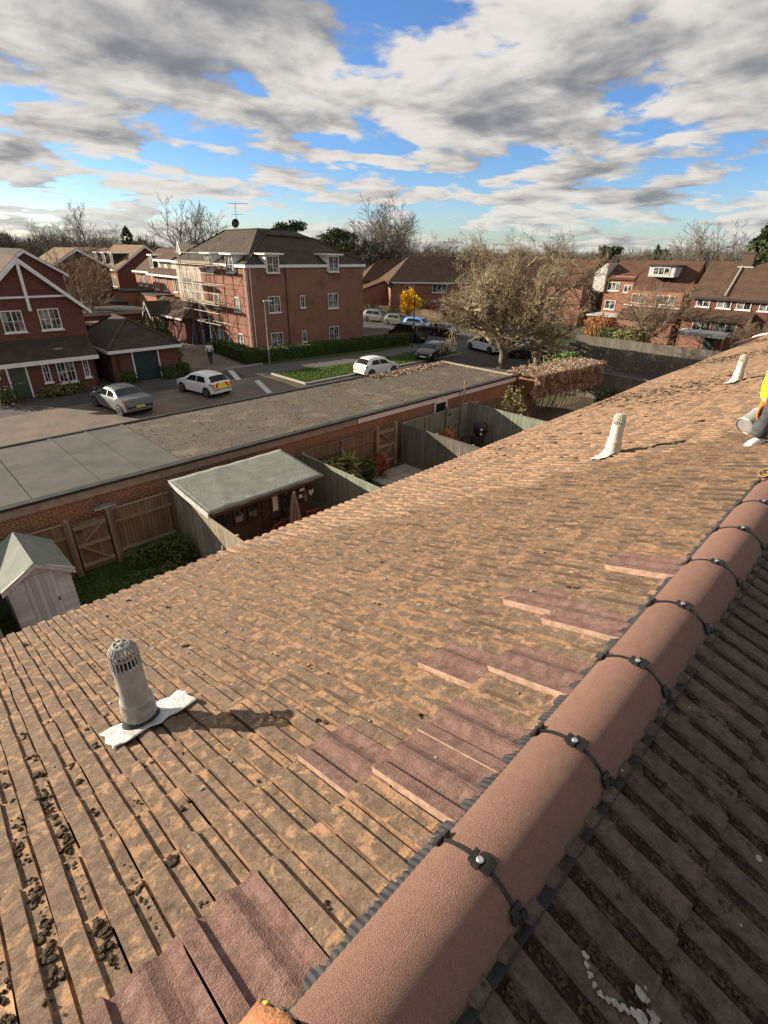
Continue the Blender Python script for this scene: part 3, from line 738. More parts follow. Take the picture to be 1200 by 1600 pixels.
# ---- vent pipes
def vent(x, y, h, mat, body, lab, rad=.0525, fl=True, ry=0.):
    s = (y-RY)/CA; base = slope_pt(1, x, s, .02)
    dome = MB().lathe([(rad*1.75, -.03), (rad*1.55, .012), (rad*1.28, .05), (rad*1.2, .085)], base, (0, 0, 1), 24).build('vent_pipe', 'black_rubber' if body else mat, HOUSE, smooth=True, label=lab)
    p = MB().lathe([(rad*1.22, .06), (rad*1.26, .085), (rad*1.26, .105), (rad*1.18, .112), (rad*1.2, .125), (rad*1.2, .15), (rad*1.12, .155), (rad*1.04, .17), (rad, h-.11), (rad*.99, h-.10), (rad*.82, h-.10)], base, (0, 0, 1), 28, cap=False)
    p.build('pipe', mat, dome, smooth=True)
    MB().lathe([(rad*.75, h-.13), (rad*.7, h-.125)], base, (0, 0, 1), 16).build('pipe_mouth', 'dark_opening', dome)
    cg = MB(); n = 22
    for i in range(n):
        a = 2*math.pi*i/n; d = V((math.cos(a), math.sin(a), 0))
        cg.bar(base+d*rad*.98+V((0, 0, h-.115)), base+d*rad*.95+V((0, 0, h-.03)), .0055, .0055)
        cg.bar(base+d*rad*.95+V((0, 0, h-.03)), base+d*rad*.62+V((0, 0, h-.006)), .006, .006)
    cg.lathe([(rad*1.03, h-.118), (rad*1.04, h-.110), (rad*.96, h-.106)], base, (0, 0, 1), 24, cap=False)
    cg.lathe([(rad*1.0, h-.056), (rad*1.0, h-.048), (rad*.93, h-.048), (rad*.93, h-.056), (rad*1.0, h-.056)], base, (0, 0, 1), 24, cap=False)
    cg.lathe([(rad*.99, h-.034), (rad*.97, h-.026), (rad*.9, h-.026), (rad*.9, h-.034), (rad*.99, h-.034)], base, (0, 0, 1), 24, cap=False)
    cg.lathe([(rad*.66, h-.010), (rad*.64, h-.003), (rad*.5, h-.001), (rad*.5, h-.010), (rad*.66, h-.010)], base, (0, 0, 1), 20, cap=False)
    for i in range(6):
        a = 2*math.pi*i/6; d = V((math.cos(a), math.sin(a), 0)); cg.bar(base+V((0, 0, h-.004)), base+d*rad*.52+V((0, 0, h-.005)), .008, .005)
    cg.lathe([(rad*.2, h-.008), (rad*.2, h+.001), (rad*.1, h+.003)], base, (0, 0, 1), 12)
    cg.build('cage', mat, dome)
    # dressed lead flashing: a sheet moulded over the ribs
    fx0, fx1, fs0, fs1 = fl
    nx, ns = 64, 10; vs = []
    for i in range(nx+1):
        for j in range(ns+1):
            X = x+fx0+(fx1-fx0)*i/nx; e = .006*math.sin(j*1.1)*(1 if i in (0, nx) else 0)
            S = s+fs0+(fs1-fs0)*j/ns+.006*math.sin(i*.33)
            nz = max(tile_top(1, X+d_, S+e_) for d_ in (-.04, -.02, 0, .02, .04) for e_ in (-.05, -.02, 0, .02, .05))+.002+.0015*math.sin(i*.5+j*.9)
            vs.append(slope_pt(1, X+e, S, nz+.004))
    fcs = [(i*(ns+1)+j, (i+1)*(ns+1)+j, (i+1)*(ns+1)+j+1, i*(ns+1)+j+1) for i in range(nx) for j in range(ns)]
    fo = MB().add(vs, fcs).build('flashing', 'lead', dome, smooth=True, fix=False)
    so = fo.modifiers.new('solid', 'SOLIDIFY'); so.thickness = .002
    return dome
vent(.345, 1.735, .435, 'vent_grey', True, 'grey caged vent pipe with lead flashing, nearest the left edge', fl=(-.145, .20, -.115, .075))
vent(5.05, 1.775, .42, 'vent_cream', False, 'cream vent pipe with white cage, second along the roof', .058, (-.26, .10, -.06, .10))
vent(10.12, 1.865, .42, 'vent_cream', False, 'cream vent pipe with hooked cap, farthest along the roof', .06, (-.36, .1, -.05, .10))
# brass disc with a C stamped on it, lying against the ridge
dsc = thing('brass_disc', 'small round brass disc marked C on the ridge tile at the right edge', 'disc', arc_pt(3.86, R(38), RR+.004))
n_ = V((-.5, .35, .75)).normalized(); dc = V(org(dsc))+n_*.03
MB().lathe([(.036, 0), (.036, .006), (.030, .008)], dc, n_, 28).build('disc', 'dark_metal', dsc)
ax = n_.cross(V((0, 0, 1))).normalized(); ay = ax.cross(n_); ring = MB(); cc = MB()
for r0, r1, a0, a1, tgt, shift in ((.029, .036, 0, 360, ring, 0), (.010, .0165, 50, 310, cc, -.008), (.0, .005, 0, 360, cc, .016)):
    A = [R(a0+(a1-a0)*i/28) for i in range(29)]
    vs = [dc+n_*(.0095+h)+ax*(shift+rr*math.cos(a))+ay*rr*math.sin(a) for a in A for rr in (r0, r1) for h in (0, .002)]
    tgt.add(vs, [(i*4+1, i*4+3, (i+1)*4+3, (i+1)*4+1) for i in range(28)]+[(i*4+2, (i+1)*4+2, (i+1)*4+3, i*4+3) for i in range(28)])
ring.build('rim', 'brass', dsc, fix=False); cc.build('letter', 'brass', dsc, fix=False)
# bits of grit and flakes on the tiles
gr = []
for i in range(110):
    x = rnd.uniform(-.1, 5)*rnd.random()**.4; s = rnd.uniform(.25, 3.2)
    gr.append((slope_pt(1, x, s, tile_top(1, x, s)+.002), 1, rnd.uniform(.002, .006)*(1+x*.25), rnd.uniform(.4, .8), rnd.uniform(.8, 1.8)))
scatter('grit', gr, 'bird_lime', 'pale grit scattered over the tiles')

# ================================================================== buildings
UP = V((0, 0, 1))
class Fr:
    "a front: origin at its left foot as seen from outside, u to the right, n outward"
    def __init__(s, o, n): s.o = V(o); s.n = V(n).normalized(); s.u = UP.cross(s.n)
    def p(s, a, b, z): return s.o+s.u*a-s.n*b+UP*z
    def side_right(s, W): return Fr(s.o+s.u*W, s.u)
    def side_left(s, D): return Fr(s.o-s.n*D, -s.u)
def window(parent, F, a, z, w, h, cols=2, rows=1, sill=True, name='window', fw=.06, hbars=0, head=False, frame='white_paint', pane='window_glass', b0=0.):
    m = MB(); O = F.p(a, b0, z); U, N = F.u, F.n
    d = (.005, .06)
    m.obox(O, U, N, UP, (0, fw), d, (0, h)); m.obox(O, U, N, UP, (w-fw, w), d, (0, h))
    m.obox(O, U, N, UP, (fw, w-fw), d, (0, fw)); m.obox(O, U, N, UP, (fw, w-fw), d, (h-fw, h))
    for i in range(1, cols):
        x = w*i/cols; m.obox(O, U, N, UP, (x-fw*.5, x+fw*.5), (.006, .058), (fw, h-fw))
    fo = m.build(name, frame, parent)
    g = MB()
    for i in range(cols):
        xa = w*i/cols+fw*.55; xb = w*(i+1)/cols-fw*.55
        g.obox(O, U, N, UP, (xa, xb), (.004, .022), (fw*.9, h-fw*.9))
    g.build('pane', pane, fo)
    if hbars:
        bm_ = MB()
        for i in range(1, hbars+1):
            zz = fw+(h-2*fw)*i/(hbars+1); bm_.obox(O, U, N, UP, (fw, w-fw), (.008, .034), (zz-.013, zz+.013))
        for i in range(cols):
            xm = w*(i+.5)/cols; bm_.obox(O, U, N, UP, (xm-.012, xm+.012), (.009, .032), (fw, h-fw))
        bm_.build('glazing_bar', frame, fo)
    if sill: MB().obox(O, U, N, UP, (-.08, w+.08), (.004, .13), (-.09, -.002)).build('sill', frame, fo)
    if head: MB().obox(O, U, N, UP, (-.1, w+.1), (.004, .03), (h+.003, h+.2)).build('lintel', 'brick_orange', fo)
    return fo
def gable_walls(F, W, D, eave, ridge, along='u'):
    m = MB()
    if along == 'u':
        m.prism([F.p(0, 0, 0), F.p(0, 0, eave), F.p(0, D/2, ridge), F.p(0, D, eave), F.p(0, D, 0)], F.u*W)
    else:
        m.prism([F.p(0, 0, 0), F.p(0, 0, eave), F.p(W/2, 0, ridge), F.p(W, 0, eave), F.p(W, 0, 0)], -F.n*D)
    return m
def gable_roof(F, W, D, eave, ridge, along='u', oh=.3, og=.2, t=.14):
    m = MB(); lift = .16
    if along == 'u':
        k = (ridge-eave)/(D/2); z0 = eave-oh*k+lift; zr = ridge+lift
        m.slab([F.p(-og, -oh, z0), F.p(W+og, -oh, z0), F.p(W+og, D/2, zr), F.p(-og, D/2, zr)], t)
        m.slab([F.p(-og, D+oh, z0), F.p(W+og, D+oh, z0), F.p(W+og, D/2+.002, zr), F.p(-og, D/2+.002, zr)], t)
    else:
        k = (ridge-eave)/(W/2); z0 = eave-oh*k+lift; zr = ridge+lift
        m.slab([F.p(-oh, -og, z0), F.p(-oh, D+og, z0), F.p(W/2, D+og, zr), F.p(W/2, -og, zr)], t)
        m.slab([F.p(W+oh, -og, z0), F.p(W+oh, D+og, z0), F.p(W/2+.002, D+og, zr), F.p(W/2+.002, -og, zr)], t)
    return m
def hip_roof(F, W, D, eave, ridge, oh=.35, t=.12, ha=None):
    m = MB(); h = ha if ha is not None else D/2; z0 = eave+.03
    A, B, C_, E_ = F.p(-oh, -oh, z0), F.p(W+oh, -oh, z0), F.p(W+oh, D+oh, z0), F.p(-oh, D+oh, z0)
    P_, Q_ = F.p(h, D/2, ridge), F.p(W-h, D/2, ridge)
    e = V((.0, 0, .002))
    m.slab([A, B, Q_, P_], t); m.slab([B+e, C_+e, Q_+e], t); m.slab([C_, E_, P_, Q_], t); m.slab([E_+e, A+e, P_+e], t)
    return m
def fascia(parent, F, W, z, oh=.3, mat='white_paint', h=.18, ext=.2):
    return MB().obox(F.p(0, 0, z), F.u, F.n, UP, (-ext, W+ext), (oh-.03, oh+.02), (-h, 0)).build('fascia', mat, parent)
def barge(parent, F, W, eave, ridge, oh=.3, proud=.2, h=.26, mat='white_paint'):
    k = (ridge-eave)/(W/2); m = MB(); z0 = eave-oh*k; 
    for s in (0, 1):
        a0, a1 = (-oh, W/2) if s == 0 else (W+oh, W/2)
        pts = [F.p(a0, -proud, z0+.02-h*.6), F.p(a0, -proud, z0+.02+.1), F.p(a1, -proud, ridge+.12), F.p(a1, -proud, ridge+.12-h*1.35)]
        m.prism(pts, F.n*.05)
    return m.build('bargeboard', mat, parent)
def chimney(parent, F, a, b, z0, z1, w=.9, d=.55, pots=2, mat='brick_dark'):
    c = MB().obox(F.p(a, b, 0), F.u, -F.n, UP, (-w/2, w/2), (-d/2, d/2), (z0, z1)).build('chimney', mat, parent)
    MB().obox(F.p(a, b, 0), F.u, -F.n, UP, (-w/2-.06, w/2+.06), (-d/2-.06, d/2+.06), (z1, z1+.12)).build('chimney_cap', 'chimney_brick', c)
    for i in range(pots):
        MB().lathe([(.11, 0), (.12, .2), (.10, .34)], F.p(a-w*.25+i*w*.5, b, z1+.12), UP, 10).build('chimney_pot', 'chimney_brick', c)
    return c
def drainpipe(parent, F, a, z0, z1, b=-.08, mat='dark_metal'):
    return MB().tube(F.p(a, b, z0), F.p(a, b, z1), .045, .045, 8).build('drainpipe', mat, parent)

# ---------------- garage block between the gardens and the car park
GB = thing('garage_block', 'long low brick garage block with flat felt roof beyond the garden fences', 'garage', (12, 18, 0))
GZ = 2.42
F_g = Fr((-12, 15.9, 0), (0, -1, 0))
MB().box(-12, 26.7, 15.9, 21.4, 0, GZ-.25).build('wall', 'brick_garage', GB)
MB().box(-12.06, 14.2, 15.83, 15.897, GZ-.26, GZ-.03).build('fascia', 'fascia_wood', GB)
MB().box(14.25, 26.76, 15.82, 15.897, GZ-.24, GZ-.03).build('fascia', 'white_paint', GB, label='white painted fascia at the right-hand garages')
felt = lambda x0, x1, dz=0.: MB().box(x0, x1, 15.84, 21.5, GZ-.249, GZ+dz)
felt(-12.05, 3.84, .03).build('felt_sheet', 'felt_grey', GB, label='pale grey felt')
felt(3.86, 6.42, .036).build('felt_sheet', 'felt_grey', GB, label='pale grey felt')
felt(6.44, 26.75, .02).build('felt_sheet', 'felt_gritty', GB, label='dark gritty felt with moss and leaf litter')
for x in (-8, -4.2, -1.9, 0.2, 2.0, 3.85, 5.1, 6.43):
    MB().box(x-.06, x+.06, 15.9, 21.45, GZ+.037, GZ+.05).build('felt_seam', 'felt_grey', GB)
for x0, x1 in ((-12.05, 6.4), (6.42, 14.2), (14.22, 26.76)):
    MB().box(x0, x1, 15.70, 15.96, GZ+.052, GZ+.11).build('edge_trim', 'felt_black', GB)
MB().box(-12, 26.7, 21.42, 21.55, GZ-.2, GZ+.07).build('edge_trim', 'felt_black', GB)
MB().box(26.63, 26.8, 15.97, 21.4, GZ-.2, GZ+.09).build('edge_trim', 'fascia_wood', GB)
window(GB, Fr((0, 15.9, 0), (0, -1, 0)), 19.45, 1.12, .98, 1.05, 1, sill=False, fw=.09, pane='dark_opening')
for i, x in enumerate(np.arange(-11, 26, 2.75)):      # up-and-over doors on the car park side
    MB().box(x, x+2.2, 21.4, 21.44, 0.02, 2.05).build('garage_door', 'paint_green', GB)
# leaf litter on the gritty roof
lr = np.random.default_rng(21); c = []
for i in range(5200):
    x = lr.uniform(6.5, 26.6); y = lr.uniform(16, 21.4)
    edge = (21.4-y < 1.0 and x > 17) or lr.random() < .12+.25*(math.sin(x*1.3)*math.sin(y*2.1+x)*.5+.5)
    if edge: c.append((x, y, GZ+.028+lr.random()*.02))
v_, q_ = leaf_quads(np.array(c), .06, lr, 3.)
o = obj('leaf_litter', npmesh('leaf_litter', v_-np.array(org(GB)), q_), 'leaf_brown', GB); o['kind'] = 'stuff'
c = [(lr.uniform(20, 26.4), 21.25-abs(lr.normal(0, .35)), GZ+.03+abs(lr.normal(0, .05))) for i in range(2200)]
v_, q_ = leaf_quads(np.array(c), .07, lr, 1.)
o = obj('leaf_litter', npmesh('leaf_litter', v_-np.array(org(GB)), q_), 'leaf_dry', GB); o['kind'] = 'stuff'

# ---------------- left house with white-trimmed gable
H1 = thing('gable_house', 'red brick house with white gable timbers and lean-to porch roof at left', 'house', (8.2, 44, 0))
F1 = Fr((5.15, 40, 0), (0, -1, 0))
gable_walls(F1, 6.1, 9.5, 5.25, 8.05, 'b').build('wall', 'brick_dark', H1)
r = gable_roof(F1, 6.1, 9.5, 5.25, 8.05, 'b', .45, .35).build('roof', 'roof_brown', H1)
barge(H1, F1, 6.1, 5.25, 8.05, .45, .36, .24)
m = MB(); m.obox(F1.p(0, 0, 0), F1.u, F1.n, UP, (.55, 5.55), (.2, .27), (5.85, 5.97)); m.build('tie_beam', 'white_paint', H1)
MB().obox(F1.p(3.05, 0, 0), F1.u, F1.n, UP, (-.085, .085), (.275, .36), (5.1, 8.1)).build('king_post', 'white_paint', H1)
window(H1, F1, 1.45, 3.9, 1.15, 1.27, 2, sill=True, hbars=1); window(H1, F1, 3.48, 3.9, 1.2, 1.27, 2, sill=True, hbars=1)
MB().box(5.2, 10.75, 38.9, 39.997, 0, 2.25).build('porch_wall', 'brick_dark', H1)
F1b = Fr((5.2, 38.9, 0), (0, -1, 0))
MB().slab([(4.8, 38.5, 2.32), (11.15, 38.5, 2.32), (11.15, 39.995, 3.4), (4.8, 39.995, 3.4)], .12).build('porch_roof', 'roof_dark', H1)
MB().box(4.8, 11.15, 38.44, 38.5, 2.05, 2.3).build('fascia', 'white_paint', H1)
for a, b in ((8.8, 39.1), (9.3, 39.35)): MB().slab([(a, b, 2.78), (a+.5, b, 2.78), (a+.5, b+.12, 2.87), (a, b+.12, 2.87)], .02).build('roof_vent', 'galvanised', H1)
dr = MB().obox(F1b.p(.72, 0, 0), F1b.u, F1b.n, UP, (0, .92), (.005, .05), (.1, 2.0)).build('door', 'door_green', H1)
m = MB()
for a0, a1, z0, z1 in ((-.1, -.003, .06, 2.1), (.923, 1.02, .06, 2.1), (0, .92, 2.003, 2.1)): m.obox(F1b.p(.72, 0, 0), F1b.u, F1b.n, UP, (a0, a1), (.004, .08), (z0, z1))
m.build('door_frame', 'white_paint', dr); MB().obox(F1b.p(.72, 0, 0), F1b.u, F1b.n, UP, (.32, .6), (.052, .07), (1.0, 1.06)).build('letter_plate', 'galvanised', dr)
window(H1, F1b, 2.55, .85, .42, 1.2, 1, hbars=1); window(H1, F1b, 3.38, .7, 1.05, 1.38, 2, hbars=1); window(H1, F1b, 4.95, .85, .36, 1.2, 1, hbars=1)
MB().obox(F1b.p(.15, 0, 0), F1b.u, F1b.n, UP, (0, .1), (.004, .16), (1.4, 1.62)).build('porch_lamp', 'white_paint', H1)
# house standing behind it
H2 = thing('brick_house', 'dark house roof with white bargeboard just behind the left gable', 'house', (12, 59, 0))
F2 = Fr((9.4, 55, 0), (0, -1, 0))
gable_walls(F2, 5.2, 8, 6.6, 8.3, 'b').build('wall', 'brick_dark', H2); gable_roof(F2, 5.2, 8, 6.6, 8.3, 'b', .4, .3).build('roof', 'roof_dark', H2); barge(H2, F2, 5.2, 6.6, 8.3, .4, .31, .2)
# small hipped garage
SG = thing('hipped_garage', 'small brick garage with dark hipped roof and black door', 'garage', (14.6, 42.5, 0))
MB().box(12.15, 16.95, 39.3, 46.2, 0, 2.25).build('wall', 'brick_dark', SG)
Fs = Fr((12.15, 39.3, 0), (0, -1, 0))
m = MB(); e0 = 2.36; x0, x1, y0, y1 = 11.95, 17.2, 39.0, 46.5; A_, B_, C_, D_ = (x0, y0, e0), (x1, y0, e0), (x1, y1, e0), (x0, y1, e0); P1, P2 = (14.55, 41.8, 4.0), (14.55, 44.6, 4.02)
m.slab([A_, B_, P1], .1); m.slab([V(B_)+V((0, 0, .002)), V(C_)+V((0, 0, .002)), V(P2)+V((0, 0, .002)), V(P1)+V((0, 0, .002))], .1); m.slab([C_, D_, P2], .1); m.slab([V(D_)+V((0, 0, .002)), V(A_)+V((0, 0, .002)), V(P1)+V((0, 0, .002)), V(P2)+V((0, 0, .002))], .1)
m.build('roof', 'roof_dark', SG)
rd = MB()
for a, b in ((P1, P2), (P1, A_), (P1, B_), (P2, C_), (P2, D_)): rd.bar(V(a)+V((0, 0, .05)), V(b)+V((0, 0, .05)), .16, .08)
rd.build('hip_tile', 'roof_brown', SG)
m = MB().box(11.93, 17.22, 38.94, 38.998, 2.12, 2.33); m.box(11.89, 11.947, 39, 46.5, 2.12, 2.33); m.build('fascia', 'white_paint', SG)
dr = MB().obox(Fs.p(1.5, 0, 0), Fs.u, Fs.n, UP, (0, 1.75), (.005, .04), (.05, 2.1)).build('garage_door', 'door_dark', SG)
m = MB()
for a0, a1, z0, z1 in ((-.1, -.003, .03, 2.19), (1.753, 1.85, .03, 2.19), (0, 1.75, 2.103, 2.19)): m.obox(Fs.p(1.5, 0, 0), Fs.u, Fs.n, UP, (a0, a1), (.004, .07), (z0, z1))
m.build('door_frame', 'white_paint', dr)
for i in range(1, 5): MB().obox(Fs.p(1.5, 0, 0), Fs.u, Fs.n, UP, (.35*i-.008, .35*i+.008), (.042, .05), (.08, 2.08)).build('door_rib', 'door_dark', dr)
drainpipe(SG, Fs, .42, 0, 2.2)

# ---------------- apartment block
AP = thing('apartment_block', 'three storey red brick apartment block with dark hipped roof and scaffolded side', 'building', (33, 48, 0))
Fa = Fr((26.3, 43.8, 0), (0, -1, 0)); Fl = Fr((26.3, 58.2, 0), (-1, 0, 0))
EA = 7.5
MB().box(26.3, 40.3, 43.8, 52.4, 0, EA).build('wall', 'brick_red', AP)
MB().box(26.42, 38.5, 52.402, 58.2, 0, EA-.1).build('wall', 'grey_render', AP, label='pale grey rendered rear wing')
oh = .16; zE = EA+.02
def V3(*a): return V(a)
hipA, hipB = V3(30.6, 48.3, 10.45), V3(31.2, 55.5, 10.4)
rA, rB = V3(37.4, 52.2, 10.5), V3(40.9, 48.2, 9.55)
m = MB(); e = V3(0, 0, .003)
f0, f1, f2, f3 = V3(26.3-oh, 43.8-oh, zE), V3(40.3+oh, 43.8-oh, zE), V3(40.3+oh, 52.6, zE), V3(26.3-oh, 58.2+oh, zE)
w0 = V3(31.5, 48.75, 10.42)
m.slab([f0, f1, V3(37.2, 47.9, 9.75), V3(30.9, 47.55, 9.9), ], .12)
m.slab([V3(30.9, 47.55, 9.9)+e, V3(37.2, 47.9, 9.75)+e, V3(37.6, 48.6, 9.8)+e, V3(36.2, 50.2, 10.5)+e, hipA+e], .12)
m.slab([f1+e, f2+e, V3(37.6, 48.6, 9.82)+e, V3(37.2, 47.9, 9.75)+e], .12)
m.slab([f3+e, f0+e, V3(30.9, 47.55, 9.9)+e, hipA+e, hipB+e], .12)
m.slab([hipA, V3(36.2, 50.2, 10.5), V3(36.5, 55.6, 10.3), hipB], .12)
m.slab([f2, V3(38.8, 58.6, zE), V3(36.5, 55.6, 10.3), V3(36.2, 50.2, 10.5), V3(37.6, 48.6, 9.8)], .12)
m.slab([V3(38.8, 58.6, zE), f3, hipB, V3(36.5, 55.6, 10.3)], .12)
m.build('roof', 'roof_apt', AP)
rd = MB()
for a, b in ((f0, V3(30.9, 47.55, 9.9)), (V3(30.9, 47.55, 9.9), hipA), (f1, V3(37.2, 47.9, 9.75)), (hipA, hipB), (hipA, V3(36.2, 50.2, 10.5)), (f3, hipB), (V3(30.9, 47.55, 9.95), V3(37.2, 47.9, 9.8))): rd.bar(a+V3(0, 0, .05), b+V3(0, 0, .05), .18, .08)
rd.build('hip_tile', 'roof_apt', AP)
def eaves_run(F, W, cuts):
    a = -oh
    for c0, c1 in list(cuts)+[(W+oh, W+oh)]:
        MB().obox(F.p(0, 0, 0), F.u, F.n, UP, (a, c0), (oh+.002, oh+.05), (EA-.24, EA+.01)).build('fascia', 'white_paint', AP)
        MB().obox(F.p(0, 0, 0), F.u, F.n, UP, (a, c0), (.004, oh), (EA-.25, EA-.2)).build('soffit', 'white_paint', AP); a = c1
eaves_run(Fa, 14., ((1.9, 3.35), (9.05, 10.5))); eaves_run(Fl, 14.4, ((58.2-50.7-.1, 58.2-50.7+1.35), (58.2-46.9-.1, 58.2-46.9+1.35)))
def dormer(parent, F, a, z, w, h):
    fo = window(parent, F, a, z, w, h, 2, hbars=1, b0=-.2)
    MB().obox(F.p(a, 0, z), F.u, -F.n, UP, (-.1, w+.1), (-.198, 1.7), (.02, h+.08)).build('dormer_cheek', 'white_paint', parent)
    MB().obox(F.p(a, 0, z), F.u, -F.n, UP, (-.42, w+.42), (-.6, 1.9), (h+.09, h+.22)).build('dormer_roof', 'white_paint', parent)
    return fo
for a in (2.0, 9.15):
    dormer(AP, Fa, a, 6.85, 1.25, 1.38)
    window(AP, Fa, a-.03, 3.42, 1.3, 1.42, 2, hbars=1); window(AP, Fa, a-.03, .1 if a < 5 else .12, 1.32, 1.5, 2, hbars=1)
window(AP, Fa, 5.63, 3.68, .55, 1.15, 1, hbars=1); window(AP, Fa, 5.65, .42, .55, 1.1, 1, hbars=1)
drainpipe(AP, Fa, 4.05, 0, 7.3); drainpipe(AP, Fa, .25, 0, 7.3, mat='white_paint'); drainpipe(AP, Fl, 14.15, 0, 7.3, mat='white_paint')
for y in (46.9, 50.7):
    a = 58.2-y
    dormer(AP, Fl, a, 6.8, 1.25, 1.38); window(AP, Fl, a+.35, 3.45, 1.05, 1.3, 2, hbars=1); window(AP, Fl, a+.35, .1, 1.1, 1.38, 2, hbars=1)
MB().obox(Fl.p(0, 0, 0), Fl.u, Fl.n, UP, (1.2, 3.1), (-.11, -.07), (5.35, 5.9)).build('wall_panel', 'sign_grey', AP)
# aerial and dish on the ridge
dsh = MB(); base = V3(31.0, 52.6, 10.5)
dsh.tube(base, base+V3(0, 0, 2.3), .025, .025, 6); dsh.bar(base+V3(-.5, .5, 2.25), base+V3(.9, -.9, 2.25), .035)
for i in range(6): dsh.bar(base+V3(-.45+.25*i-.22, .45-.25*i-.22, 2.25), base+V3(-.45+.25*i+.22, .45-.25*i+.22, 2.25), .02)
dsh.bar(base+V3(-.3, .3, 1.3), base+V3(.5, -.5, 1.3), .03); dsh.build('aerial', 'dark_metal', AP)
MB().lathe([(.02, .10), (.2, .12), (.34, .18), (.42, .26), (.40, .27), (.33, .2), (.19, .14), (.02, .12)], base+V3(-.1, -.1, .45), V3(-.75, -.5, .2), 20, cap=False).build('satellite_dish', 'dark_metal', AP, smooth=True)
for q in ((29.6, 49.2), (29.9, 54.4)): MB().obox(V3(q[0], q[1], 9.55), (0, 1, 0), (-.62, 0, -.5), (-.4, 0, .8), (-.15, .15), (-.15, .15), (0, .16)).build('roof_vent', 'dark_metal', AP)
# entrance lodge with gabled porch
LO = thing('entrance_lodge', 'single storey brick entrance lodge with white gabled porch beside the scaffolding', 'building', (24.5, 56, 0))
MB().box(23.9, 26.29, 52.6, 60.5, 0, 2.4).build('wall', 'brick_dark', LO)
m = MB(); m.slab([(23.5, 52.2, 2.45), (26.3, 52.2, 2.45), (26.3, 54, 3.9), (25.6, 54.6, 3.9)], .1); m.slab([V3(23.5, 60.9, 2.452), V3(23.5, 52.2, 2.452), V3(25.6, 54.6, 3.902), V3(25.6, 60.9, 3.902)], .1); m.build('roof', 'roof_brown', LO)
MB().box(23.44, 23.498, 52.2, 60.9, 2.25, 2.43).build('fascia', 'white_paint', LO)
Fp = Fr((22.6, 58.9, 0), (-1, 0, 0))
m = MB(); k_ = 1.7
m.slab([Fp.p(-.2, -.2, 2.4), Fp.p(-.2, 2.4, 2.4), Fp.p(k_/2, 2.4, 3.7), Fp.p(k_/2, -.2, 3.7)], .1); m.slab([Fp.p(k_+.2, -.2, 2.4), Fp.p(k_+.2, 2.4, 2.4), Fp.p(k_/2+.002, 2.4, 3.7), Fp.p(k_/2+.002, -.2, 3.7)], .1)
m.build('porch_roof', 'roof_dark', LO)
barge(LO, Fp, k_, 2.4, 3.6, .2, .22, .2)
m = MB()
for a in (.0, k_-.1): m.obox(Fp.p(a, 0, 0), Fp.u, Fp.n, UP, (0, .1), (-.1, 0), (0, 2.5))
m.bar(Fp.p(.2, -.1, 2.6), Fp.p(k_/2, -.1, 3.4), .07); m.bar(Fp.p(k_-.2, -.1, 2.6), Fp.p(k_/2, -.1, 3.4), .07)
m.build('porch_post', 'white_paint', LO)
window(LO, Fp, .2, .1, 1.3, 2.1, 2, sill=False, b0=1.25, name='door')

# ---------------- scaffolding on the side of the block
SC = thing('scaffolding', 'tube scaffolding with boards and ladder against the sunlit side of the block', 'scaffolding', (25.5, 50, 0))
ys = [47.2, 48.9, 50.6, 52.3, 53.8]; sx = (24.75, 25.75)
for x in sx:
    for y in ys:
        top = 9.9 if (y > 50 and x < 25) else 9.1
        MB().tube((x, y, 1.5), (x, y, top+rnd.uniform(-.5, .6)), .020, .020, 6).build('scaffold_tube', 'galvanised', SC)
        MB().tube((x, y, 0), (x, y, 1.5), .03, .03, 6).build('scaffold_tube', 'blue_paint', SC, label='blue painted foot of a scaffold tube')
LZ = (2.3, 4.0, 5.7, 7.35)
for z in LZ:
    for x in sx: MB().tube((x-.05, 46.6, z), (x-.05, 54.3, z+rnd.uniform(-.03, .03)), .018, .018, 6).build('scaffold_tube', 'galvanised', SC)
    MB().tube((sx[0]-.06, 46.7, z+1.0), (sx[0]-.06, 54.2, z+1.0), .018, .018, 6).build('scaffold_tube', 'galvanised', SC)
    for y in ys: MB().tube((24.4, y+.06, z-.06), (26.2, y+.06, z-.06), .018, .018, 6).build('scaffold_tube', 'galvanised', SC)
for z, y0, y1 in ((2.3, 50.4, 54.0), (4.0, 47.0, 54.2), (5.7, 51.0, 54.2), (7.35, 46.8, 54.4)):
    for i in range(3):
        MB().box(24.85+i*.27, 25.09+i*.27, y0+rnd.uniform(-.2, .2), y1+rnd.uniform(-.2, .2), z+.045, z+.085).build('board', 'scaffold_board', SC)
for z in (4.0, 7.35): MB().box(24.66, 24.70, 47.2, 54.0, z+.1, z+.33).build('toe_board', 'scaffold_board', SC)
for a, b in (((24.7, 47.2, .2), (24.7, 50.6, 5.7)), ((24.7, 50.6, 4.0), (24.7, 47.2, 7.4)), ((24.7, 52.3, .2), (24.7, 48.9, 4.0)), ((24.7, 53.8, 4), (24.7, 50.6, 9.2)), ((25.8, 47.2, 2.3), (24.7, 47.2, 5.7)), ((24.0, 47.6, 0), (24.75, 48.9, 2.3)), ((23.9, 51.5, 0), (24.75, 52.3, 2.3))):
    MB().tube(a, b, .018, .018, 6).build('scaffold_tube', 'blue_paint' if a[2] == 0 else 'galvanised', SC)
for y, z0, z1 in ((53.3, 4.0, 8.6), (51.6, .0, 4.4)):
    m = MB()
    for d in (-.2, .2): m.bar((24.95, y+d, z0), (24.55 if z0 else 25.4, y+d, z1), .045)
    n = int((z1-z0)/.3)
    for i in range(1, n): 
        f = i/n; x = 24.95+((24.55 if z0 else 25.4)-24.95)*f; m.bar((x, y-.2, z0+(z1-z0)*f), (x, y+.2, z0+(z1-z0)*f), .03)
    m.build('ladder', 'galvanised', SC)

